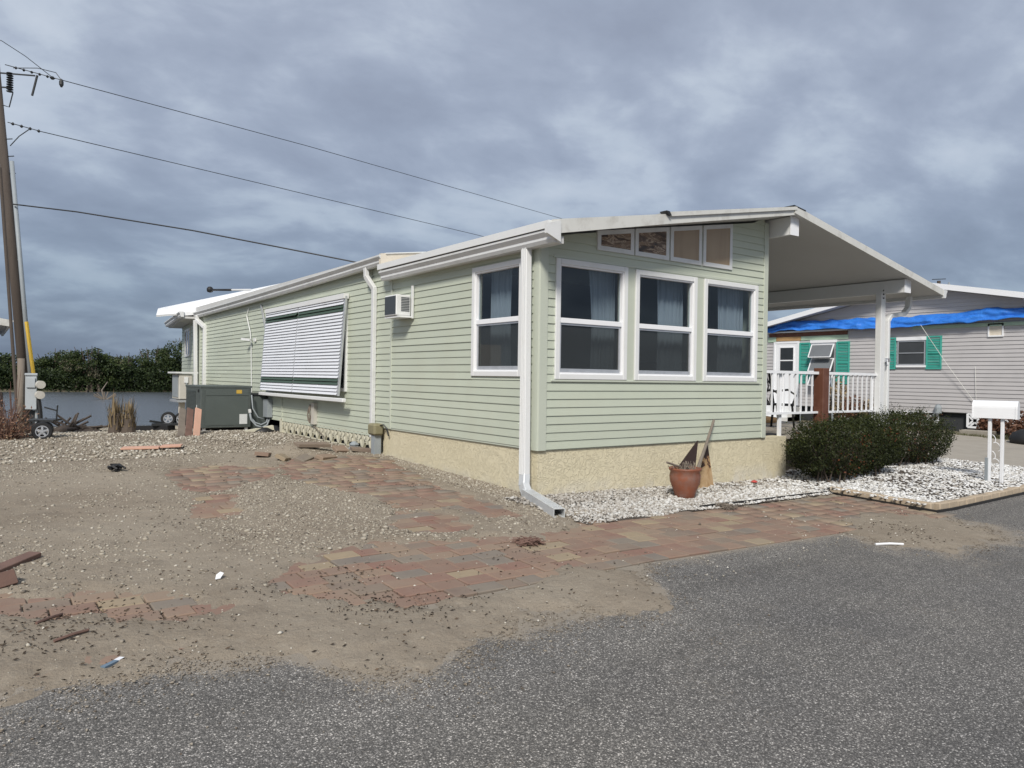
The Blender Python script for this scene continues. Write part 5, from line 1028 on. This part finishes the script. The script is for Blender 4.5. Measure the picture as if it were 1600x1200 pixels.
# snag and white bird out on the water
b = pxpt(164, 620, 66); m = MB(); rg = random.Random(5)
for k in range(9): a = rg.uniform(0, 6.28); m.tube([Vector((b.x, b.y, -1.1)), Vector((b.x+math.cos(a)*.9, b.y, -.8+rg.uniform(0, .5)))], .05, 5)
m.tube([(b.x, b.y, -1.1), (b.x-.25, b.y, -.2), (b.x+.2, b.y, .55)], [.1, .07, .04], 6); tag(m.build('water_snag', 'wood_grey'), 'bare branch sticking out of the water', 'branch')
b = pxpt(187, 604, 92); t = thing('egret', (b.x, b.y, -1), 'tiny white wading bird standing in the water before the mangroves', 'bird')
m = MB(); m.tube([(b.x-.16, b.y, -.45), (b.x-.05, b.y, -.36), (b.x+.06, b.y, -.28), (b.x+.1, b.y, -.10), (b.x+.07, b.y, .06), (b.x+.11, b.y, .12)], [.02, .12, .10, .05, .04, .05], 8); m.build('body', 'white_clean', t, smooth=True); m = MB(); m.tube([(b.x+.11, b.y, .12), (b.x+.24, b.y, .09)], [.03, .01], 6); m.build('bill', 'yellow', t)
for q_ in (-.03, .05): m = MB(); m.tube([(b.x+q_, b.y, -.4), (b.x+q_, b.y, -1.1)], .02, 5); m.build('leg', 'dark_metal', t)
# neighbour eave at the left edge
e = pxpt(13, 503, 20); t = thing('left_neighbour_house', (e.x-1, e.y+2, 0), 'white eave corner of another house at the left edge', 'house')
m = MB(); m.box(e.x-7, e.y+.5, -.3, e.x-.7, e.y+7, e.z); m.build('wall', 'grey_siding', t)
m = MB(); m.extr([(e.x, e.z+.02), (e.x-7.2, e.z+1.1), (e.x-7.2, e.z+.95), (e.x, e.z-.06)], lambda a, b_, t_: (a, t_, b_), e.y, e.y+7.5); m.build('roof', 'soffit', t)
m = gutter_fn(MB(), (e.x, e.y, e.z+.05), (e.x, e.y+7.5, e.z+.05), (1, 0, 0), .12, .16); m.build('gutter', 'gutter', t)
m = MB(); m.extr([(e.x+.02, e.z+.06), (e.x-7.2, e.z+1.15), (e.x-7.2, e.z+.9), (e.x+.02, e.z-.12)], lambda a, b_, t_: (a, t_, b_), e.y-.03, e.y); m.build('fascia', 'fascia', t)
m = MB(); a = pxpt(2.5, 613, 16); m.box(a.x-.03, a.y-.03, -.2, a.x+.03, a.y+.03, a.z); tag(m.build('fence_post', 'black'), 'thin black post at the left edge before the water', 'post')
# ------------------------------------------------------------------ leaves, stones, litter
def leaf_cloud(P, size, rng, aspect=.5, droop=0.0, up=None):
    n = len(P); d = rng.normal(size=(n, 3)); d[:, 2] += droop; d /= np.linalg.norm(d, axis=1)[:, None]
    if up is not None: d = d*.7+up*.7; d /= np.linalg.norm(d, axis=1)[:, None]
    r = rng.normal(size=(n, 3)); s = np.cross(d, r); s /= np.linalg.norm(s, axis=1)[:, None]+1e-9
    L = (size*rng.uniform(.6, 1.3, n))[:, None]; W_ = L*aspect
    V = np.stack([P-d*L*.5, P+s*W_*.5, P+d*L*.5, P-s*W_*.5], 1).reshape(-1, 3)
    return V, np.arange(4*n).reshape(n, 4)
def leaf_obj(name, P, size, mat, tone, rng, parent=None, **k):
    V, F = leaf_cloud(P, size, rng, **k); o = np_mesh(name, V, F, mat, np.repeat(tone, 4)); link(o, parent); return o
def hedge(c, rx, ry, zb, zt, n, label, seed, red=0):
    rng = np.random.default_rng(seed); t = thing('hedge_shrub', (c[0], c[1], zb), label, 'shrub', 'clipped hedge by the porch')
    # many thin branches end in sprigs; leaves sit along the sprigs of a lumpy boxy crown
    m = MB(); tips = []
    for k in range(70):
        a = rng.uniform(0, 2*math.pi); u = rng.uniform(.2, 1); bx, by = c[0]+rng.uniform(-.62, .62)*rx, c[1]+rng.uniform(-.4, .4)*ry
        ex, ey = bx+math.cos(a)*u*rx*.42, by+math.sin(a)*u*ry*.6; ez = zb+(zt-zb)*rng.uniform(.35, .85)
        m.tube([(bx, by, zb-.03), ((bx*2+ex)/3, (by*2+ey)/3, zb+(ez-zb)*.5), (ex, ey, ez)], [.014, .009, .005], 5)
    m.build('stems', 'bark', t)
    q = rng.uniform(-1, 1, (n*4, 3)); e = 3.2
    rad_ = (np.abs(q[:, 0])**e+np.abs(q[:, 1])**e+np.abs(q[:, 2])**e)**(1/e)
    lump = .84+.46*(fbm(q[:, 0]*rx*1.0+seed, q[:, 2]*1.0+q[:, 1]*ry*1.3, 2.2, 3)-.5)*2*.5+.10*(vnoise(q[:, 0]*rx+q[:, 1]*3, q[:, 2]*2+seed, 9)-.5)
    ok = (rad_ < lump) & (rng.random(len(q)) < np.clip((rad_/lump)**3.0, .05, 1))
    hol = fbm(q[:, 0]*rx+seed*3, q[:, 2]+q[:, 1]*2, 3.5, 2); ok &= hol < .70
    q = q[ok][:n]; taper = .80+.20*np.clip((q[:, 2]+1)/1.1, 0, 1)
    P = np.stack([c[0]+q[:, 0]*rx*taper, c[1]+q[:, 1]*ry*taper, (zb+zt)/2+.05+q[:, 2]*(zt-zb)*.5], 1)
    spr = rng.normal(size=P.shape)*.012; P = P+spr
    tone = np.clip(rng.beta(2, 3, len(P))*.8+.25*np.clip(q[:, 2], -1, 1)*rng.random(len(P)), 0, .9)  # shading put into leaf colour: darker low down, lighter towards the top
    rdm = (fbm(P[:, 0]*1.0, P[:, 2]+P[:, 1], 2.2, 2) > .60) & (rng.random(len(P)) < red); tone[rdm] = 1.0
    leaf_obj('foliage', P, .036, 'hedge', tone, rng, t, aspect=.55, droop=.25)
    # sprigs poking out
    k = 1500; a = rng.integers(0, len(P), k); base = P[a]; out = base-np.array([c[0], c[1], (zb+zt)/2]); out /= np.linalg.norm(out, axis=1)[:, None]; out[:, 2] += .4
    Q = np.concatenate([base+out*s_ for s_ in (.02, .045, .07, .095, .12)]); leaf_obj('sprigs', Q+rng.normal(size=Q.shape)*.006, .026, 'hedge', rng.random(len(Q))*.9, rng, t, aspect=.5)
    return t
hz = float(H(6, -.5))+.05
hedge((5.72, -.62), 1.42, .56, hz-.02, .92, 30000, 'dark green clipped shrub in front of the porch nearest the house', 3, .10)
hedge((8.35, -.10), 1.62, .62, hz-.02, .97, 28000, 'dark green clipped shrub nearer the mailbox and driveway', 4, .10)
# mangroves on the far bank
def mangrove(x, y, R_, Ht, seed, label, n=9500):
    rng = np.random.default_rng(seed); t = thing('mangrove_tree', (x, y, -.9), label, 'tree', 'mangroves on the far bank')
    m = MB()
    for k in range(9): a = rng.uniform(0, 6.28); r = rng.uniform(.1, .5)*R_; m.tube([(x+math.cos(a)*r*1.4, y+math.sin(a)*r-1, -1.1), (x+math.cos(a)*r*.6, y+math.sin(a)*r*.5, Ht*.3), (x+math.cos(a)*r*1.3, y+math.sin(a)*r, Ht*rng.uniform(.7, 1.02))], [.16, .12, .03], 5)
    m.build('trunk', 'bark', t)
    C = []; nc = 60
    for k in range(nc):
        a = rng.uniform(0, 6.28); r = R_*math.sqrt(rng.uniform(0, 1)); zc = -.6+(Ht+.2)*rng.uniform(.05, 1)**.8*(1-.38*(r/R_)**2); C.append((x+r*math.cos(a), y+r*math.sin(a)*.7, zc, rng.uniform(.6, 1.5)))
    C = np.array(C); i = rng.integers(0, nc, n); d = rng.normal(size=(n, 3)); d /= np.linalg.norm(d, axis=1)[:, None]; rr_ = rng.random(n)**.4
    P = C[i, :3]+d*(rr_*C[i, 3])[:, None]*np.array([1, 1, .62]); tone = np.clip(rng.random(n)*.55+.3*(d[:, 2]*.5+.5)+(C[i, 3]-.85)*.3, 0, .93); P[:, 2] = np.maximum(P[:, 2], -.95)  # leaf tone brightens on clump tops, sunlight painted into the colour
    dead = rng.random(nc) < .08; tone[dead[i]] = 1.0
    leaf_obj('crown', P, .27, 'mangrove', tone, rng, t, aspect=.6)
mg = [(-16, 5.2, 'at the left end'), (-11, 4.6, 'second from the left'), (-6.5, 4.4, 'just behind the leaning pole'), (-2, 4.0, 'right of the leaning pole'), (2.2, 4.6, 'with a low rounded top'), (6, 4.9, 'behind the bare branch'), (10, 4.6, 'left of the white bird'), (13.5, 5.4, 'behind the white bird'), (17, 6.6, 'with the tall pointed crown'), (21, 7.0, 'tallest left of the house'), (25, 7.2, 'beside the house corner'), (29.5, 7.8, 'highest, meeting the house wall'), (34, 7.5, 'behind the rear room')]
for k, (x, ht, w_) in enumerate(mg):
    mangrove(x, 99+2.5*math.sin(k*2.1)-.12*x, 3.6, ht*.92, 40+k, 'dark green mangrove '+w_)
# low mass of mangrove leaves that closes the bank
rng = np.random.default_rng(77); n = 70000; bx = rng.uniform(-24, 42, n); P = np.stack([bx, 97.5-.12*bx+rng.normal(size=n)*1.6, -1.0+rng.random(n)**1.3*(3.6+1.6*(fbm(bx, bx*0, .25, 3)-.5)*2)], 1)
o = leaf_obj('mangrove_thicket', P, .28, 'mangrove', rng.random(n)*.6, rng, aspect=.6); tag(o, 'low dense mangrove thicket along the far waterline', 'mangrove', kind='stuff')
# dry stumps by the water
for (px, hgt, sd, lab) in ((180, .72, 1, 'dry grassy palm stump, the left one before the water'), (201, .58, 2, 'dry brown palm stump, the right one before the water')):
    c = pxpt(px, 672, 15.6); rng = np.random.default_rng(sd); t = thing('palm_stump', c, lab, 'stump', 'dry palm stumps'); m = MB(); m.lathe(c-Vector((0, 0, .1)), [(.15, 0), (.12, .2), (.11, .4), (.08, .46), (0, .46)], 10, False); m.build('trunk', 'bark', t)
    m = MB()
    for k in range(170):
        a = rng.uniform(0, 6.28); r = rng.uniform(.02, .15); o2 = rng.uniform(-.05, .12); b = c+Vector((math.cos(a)*r, math.sin(a)*r, rng.uniform(.0, .4))); tip = b+Vector((math.cos(a)*o2, math.sin(a)*o2, rng.uniform(.08, hgt-.1)*rng.uniform(.4, 1))); s_ = Vector((-math.sin(a), math.cos(a), 0))*.018; m.add([b-s_, b+s_, tip], [(0, 1, 2)])
    m.build('fronds', pm('dry_frond%d' % sd, (.20, .15, .085), .9, .3, 9), t)
# reddish dry shrub at the left edge
c = Vector((-5.0, 9.3, .15)); rng = np.random.default_rng(9); t = thing('dry_shrub', c, 'reddish brown dried shrub at the left edge below the pole', 'shrub'); m = MB(); P = []
for k in range(120):
    a = rng.uniform(0, 6.28); u = rng.uniform(.2, 1); tip = c+Vector((math.cos(a)*u*.55, math.sin(a)*u*.5, rng.uniform(.15, .85)*(1.15-.6*u))); m.tube([c+Vector((math.cos(a)*.1, math.sin(a)*.1, 0)), c.lerp(tip, .5)+Vector((0, 0, .05)), tip], [.008, .006, .003], 4)
    for j in range(10): P.append(tuple(c.lerp(tip, rng.uniform(.4, 1.05))+Vector(rng.normal(size=3)*.035)))
for k in range(9): tip = c+Vector((rng.uniform(-.2, .35), rng.uniform(-.2, .2), rng.uniform(.9, 1.35))); m.tube([c, c.lerp(tip, .5)+Vector((.05, 0, 0)), tip], [.007, .005, .003], 4)
m.build('twigs', 'brownboard', t); leaf_obj('leaves', np.array(P), .06, 'deadleaf', rng.random(len(P)), rng, t, aspect=.35)
# dead plants in front of the grey house
for k, (x, y, R_, ht, lab) in enumerate(((17.6, 6.55, .42, 1.25, 'tall tan dead plant behind the railing by the brown post'), (17.5, 5.95, .45, .75, 'dark brown dead plant behind the railing pickets'), (17.5, 5.35, .4, .7, 'low tan dead plant left of the carport post'), (17.0, 1.05, .5, .6, 'brown dead plant at the foot of the grey house near the mailbox'), (17.6, 2.0, .32, .45, 'small brown dead plant between the white screen blocks'))):
    rng = np.random.default_rng(60+k); z_ = float(H(x, y)); n = 700; q = rng.normal(size=(n, 3)); q /= np.linalg.norm(q, axis=1)[:, None]; r = rng.random(n)**.5
    P = np.stack([x+q[:, 0]*r*R_, y+q[:, 1]*r*R_, z_+.1+np.abs(q[:, 2])*r*ht+.2*rng.random(n)*ht], 1); t = thing('dead_plant', (x, y, z_), lab, 'plant', 'dead plants by the grey house')
    m = MB()
    for j in range(14): a = rng.uniform(0, 6.28); m.tube([(x, y, z_-.05), (x+math.cos(a)*R_*.6, y+math.sin(a)*R_*.6, z_+ht*rng.uniform(.5, 1))], [.015, .006], 4)
    m.build('stems', 'brownboard', t); leaf_obj('leaves', P, .14, 'straw' if k in (0, 2) else 'deadleaf', rng.random(n)*(1 if k in (0, 2) else .35), rng, t, aspect=.35)
# grass tufts before the grey house
rng = np.random.default_rng(14); n = 7000; x = rng.uniform(16.2, 18.3, n); y = rng.uniform(-1, 6, n); ok = fbm(x, y, 1.1, 3) > .5; x, y = x[ok], y[ok]
P = np.stack([x, y, H(x, y)+.0], 1); o = leaf_obj('grass', P, .14, leaf_mat('grass_blade', [(0, (.06, .07, .025)), (1, (.17, .16, .07))], .2), rng.random(len(x)), rng, aspect=.08, droop=2.0); tag(o, 'thin dry grass in front of the grey house', 'grass', kind='stuff')
# stones
ICO_V = []; 
ph = (1+5**.5)/2
for a, b in ((1, ph), (1, -ph), (-1, ph), (-1, -ph)): ICO_V += [(0, a, b), (a, b, 0), (b, 0, a)]
ICO_V = np.array(ICO_V)/math.sqrt(1+ph*ph)
def _hull():
    F = []
    n = len(ICO_V)
    for i in range(n):
        for j in range(i+1, n):
            for k in range(j+1, n):
                d = [np.linalg.norm(ICO_V[a]-ICO_V[b]) for a, b in ((i, j), (j, k), (i, k))]
                if max(d) < 1.1:
                    nn_ = np.cross(ICO_V[j]-ICO_V[i], ICO_V[k]-ICO_V[i]); F.append((i, j, k) if nn_@ICO_V[i] > 0 else (i, k, j))
    return np.array(F)
ICO_F = _hull()
OCT_V = np.array([(1, 0, 0), (-1, 0, 0), (0, 1, 0), (0, -1, 0), (0, 0, 1), (0, 0, -1.)]); OCT_F = np.array([(0, 2, 4), (2, 1, 4), (1, 3, 4), (3, 0, 4), (2, 0, 5), (1, 2, 5), (3, 1, 5), (0, 3, 5)])
def stones(name, P, size, mat, tone, rng, flat=.55, fine=True, sink=.25):
    BV, BF = (ICO_V, ICO_F) if fine else (OCT_V, OCT_F); n = len(P); k = len(BV)
    s = size[:, None]*np.stack([rng.uniform(.75, 1.35, n), rng.uniform(.6, 1.0, n), rng.uniform(flat*.7, flat*1.3, n)], 1)*.5
    a = rng.uniform(0, 6.28, n); tx = rng.normal(size=n)*.3
    V = BV[None]*(1+rng.normal(size=(n, k, 1))*.14)*s[:, None, :]
    ct, st_ = np.cos(tx)[:, None], np.sin(tx)[:, None]; y1 = V[:, :, 1]*ct-V[:, :, 2]*st_; z1 = V[:, :, 1]*st_+V[:, :, 2]*ct
    ca, sa = np.cos(a)[:, None], np.sin(a)[:, None]; X_ = V[:, :, 0]*ca-y1*sa; Y_ = V[:, :, 0]*sa+y1*ca
    W_ = np.stack([X_, Y_, z1], -1)+P[:, None, :]; W_[:, :, 2] += (s[:, 2]*(1-2*sink))[:, None]
    F_ = (BF[None]+(np.arange(n)*k)[:, None, None]).reshape(-1, 3)
    o = np_mesh(name, W_.reshape(-1, 3), F_, mat, np.repeat(tone, k)); COL.objects.link(o); return o
rng = np.random.default_rng(101)
def scatter(n, x0, x1, y0, y1, keep):
    x = rng.uniform(x0, x1, n); y = rng.uniform(y0, y1, n); ok = rng.random(n) < keep(x, y); return x[ok], y[ok]
inhouse = lambda x, y: (x > .0) & (y > .0)
bnd = lambda y: -.66+(y+.8)*.109
# coarse shell gravel over the yard
def dens(x, y):
    d = .16+.9*np.clip((fbm(x, y, .8, 4)-.44)*5, 0, 1)*np.clip((y+1.6)*.6, .04, 1)
    ex = np.full(x.shape, -9.)
    for p in EXPOSED: ex = np.maximum(ex, pdist(x, y, p))
    d *= np.where(ex+.3*(fbm(x, y, 4, 2)-.5) > -.04, .10, 1)
    for p in GRAVEL: d = np.maximum(d, 1.0*np.clip(pdist(x, y, p)*2.5+.4+2.2*(fbm(x, y, 2.2, 3)-.5), 0, 1)*np.where(ex > .05, .15, 1))
    d = np.where((x > bnd(y)+.04*np.sin(y*9)) & (y > -1.0) & (y < 4.2), 1.6, d)
    d *= np.where(y < -1.2, np.clip((y+2.0)*1.2, .06, 1), 1)
    return np.where(inhouse(x, y), 0, np.where((y < np.interp(x, EDGE_X, EDGE_Y)+.1), 0, d))/1.6
x, y = scatter(105000, -6.3, .0, -3.3, 5.0, dens); sz = rng.gamma(3.0, .0040, len(x))+.005; sz = np.where(rng.random(len(x)) < .03, sz*1.8, sz)
strip_x = x > bnd(y); tone = np.clip(rng.beta(2.2, 2.2, len(x))*.85+np.where(strip_x, .06, 0), 0, 1)
tag(stones('yard_gravel', np.stack([x, y, top(x, y)], 1), np.minimum(sz, .06), 'gravel', tone, rng, sink=.36), 'pale shell gravel scattered over the near yard', 'gravel', kind='stuff')
x, y = scatter(60000, -8.5, .0, 5.0, 20.0, lambda x, y: np.where((x > -.15) & (y < 9.3), 0, .35+.6*(fbm(x, y, .7, 3) > .47))); seay = np.interp(x, [-30, -3.83, -2.27, 12], [33.6, 20.9, 20.2, 12.1]); ok = y < seay; x, y = x[ok], y[ok]
sz = rng.gamma(4, .0075, len(x))+.012
tag(stones('back_gravel', np.stack([x, y, top(x, y)], 1), np.minimum(sz, .085), 'gravel', np.clip(rng.beta(2.2, 2, len(x)), 0, 1), rng, fine=False), 'pale shell gravel covering the back yard to the water', 'gravel', kind='stuff')
# white gravel before the stucco
x, y = scatter(20000, -.62, 5.1, -1.45, .0, lambda x, y: np.where((y > -1.40+.058*x+.03*np.sin(x*7)) & (x > -.5), np.clip(.35+(x+.45)*1.1, 0, 1), 0)*np.where((x > 2.2) & (y > -.45), .55, 1))
sz = rng.gamma(5, .0042, len(x))+.008; tone = np.clip(rng.beta(2.0, 1.7, len(x))*(.55+.085*np.clip(x, -.3, 5))+np.where(y < -.6, .08, -.04), 0, 1)
tag(stones('white_gravel', np.stack([x, y, bedz(x, y)+.004], 1), sz, 'marble', tone, rng, sink=.1), 'white gravel strip along the front of the stucco base', 'gravel', kind='stuff')
x, y = scatter(23000, 4.35, 10.3, -2.40, .3, lambda x, y: .30+.6*np.clip((fbm(x, y, 2.2, 3)-.40)*4, 0, 1)*np.where(y > -.9, .8, 1)*np.where((x < 4.63) & (y < -1.0), 0, 1)*np.where(y < -2.38, 0, 1)); sz = rng.gamma(5, .0058, len(x))+.012
tag(stones('white_stones', np.stack([x, y, bed2(x, y)+.004], 1), np.minimum(sz, .075), 'marble', np.clip(rng.beta(2.6, 1.2, len(x)), .05, .95), rng, flat=.4, sink=.1), 'white stones over dark mulch in the mailbox bed', 'gravel', kind='stuff')
# a few stones strayed over pavers and road edge
x, y = scatter(2600, -5.8, 4.4, -3.4, -1.2, lambda x, y: .25+.6*(fbm(x, y, 1.5, 3) > .54)); tag(stones('stray_pebbles', np.stack([x, y, np.maximum(top(x, y), H(x, y)+.008)], 1), rng.gamma(3, .0035, len(x))+.004, 'gravel', rng.random(len(x)), rng, fine=False), 'pebbles strayed over the pavers and sand', 'gravel', kind='stuff')
# loose grains feathering the sand out over asphalt and pavers
def gk(x, y):
    e = y-np.interp(x, EDGE_X, EDGE_Y); c_ = cover(x, y); sp = pdist(x, y, SPILL)
    a = np.exp(-np.abs(e+.05)/.16)*np.where(x < -.3, 1, 0); b = np.exp(-np.abs(sp+.04)/.12)*np.where(x > 1, 1, 0)
    return np.maximum(a, b)*np.where(c_ > .012, .15, 1)*np.clip((fbm(x, y, 6, 2)-.25)*2.2, 0, 1)
x, y = scatter(120000, -6.2, 5.0, -4.6, -1.9, gk)
tag(stones('sand_grains', np.stack([x, y, np.maximum(top(x, y), H(x, y)+.003)], 1), rng.gamma(3, .0030, len(x))+.004, 'grain', rng.random(len(x)), rng, flat=.3, fine=False), 'loose sand grains thinning out over the road edge', 'sand', kind='stuff')
# leaf litter: small dark curled flakes
def litter(n, x0, x1, y0, y1, keep, L0, L1):
    x, y = scatter(n, x0, x1, y0, y1, keep); k = len(x); a = rng.uniform(0, 6.28, k); L = rng.uniform(L0, L1, k); W_ = L*rng.uniform(.10, .30, k); z = np.maximum(top(x, y), H(x, y)+.009)+.004
    dx, dy = np.cos(a), np.sin(a); up_ = rng.uniform(.0, .35, k)*L
    V = np.stack([np.stack([x-dx*L*.5, y-dy*L*.5, z+up_*.2], 1), np.stack([x-dy*W_*.5, y+dx*W_*.5, z+.006+up_*.4], 1), np.stack([x+dx*L*.5, y+dy*L*.5, z+up_], 1), np.stack([x+dy*W_*.5, y-dx*W_*.5, z], 1)], 1).reshape(-1, 3)
    return V, np.arange(4*k).reshape(k, 4), np.repeat(rng.random(k), 4)
def lk(x, y):
    e = y-np.interp(x, EDGE_X, EDGE_Y); d = .10+np.clip((fbm(x, y, 1.3, 4)-.48)*5, 0, 1)
    band = np.exp(-((e-1.0)/.8)**2)+.12
    return np.where(inhouse(x, y) | (e < -.05), 0, d*band*np.where((x > -.4), .1, 1))
V1 = litter(23000, -5.9, 1.0, -3.6, 1.5, lk, .007, .036); V2 = litter(1500, 1.8, 4.5, -3.5, -2.0, lambda x, y: .5*(pdist(x, y, SPILL) > .1)*(fbm(x, y, 2, 3) > .52), .01, .035); V3 = litter(260, -5, 6, -6.2, -2.8, lambda x, y: .15+0*x, .008, .03); V4 = litter(1200, 4.6, 10.2, -2.4, 0, lambda x, y: .5+0*x, .02, .07); V4[0][:, 2] = bed2(V4[0][:, 0], V4[0][:, 1])+.03
V5 = litter(2500, -6, 0, 1.5, 9, lambda x, y: .3*(fbm(x, y, .9, 3) > .55)*(~inhouse(x, y)), .02, .06)
VV = []; FF = []; TT = []; b0 = 0
for v_, f_, t_ in (V1, V2, V3, V4, V5): VV.append(v_); FF.append(f_+b0); TT.append(t_); b0 += len(v_)
o = np_mesh('leaf_litter', np.concatenate(VV), np.concatenate(FF), 'litter', np.concatenate(TT)); COL.objects.link(o); tag(o, 'dark leaf litter washed over the sand', 'leaf litter', kind='stuff')
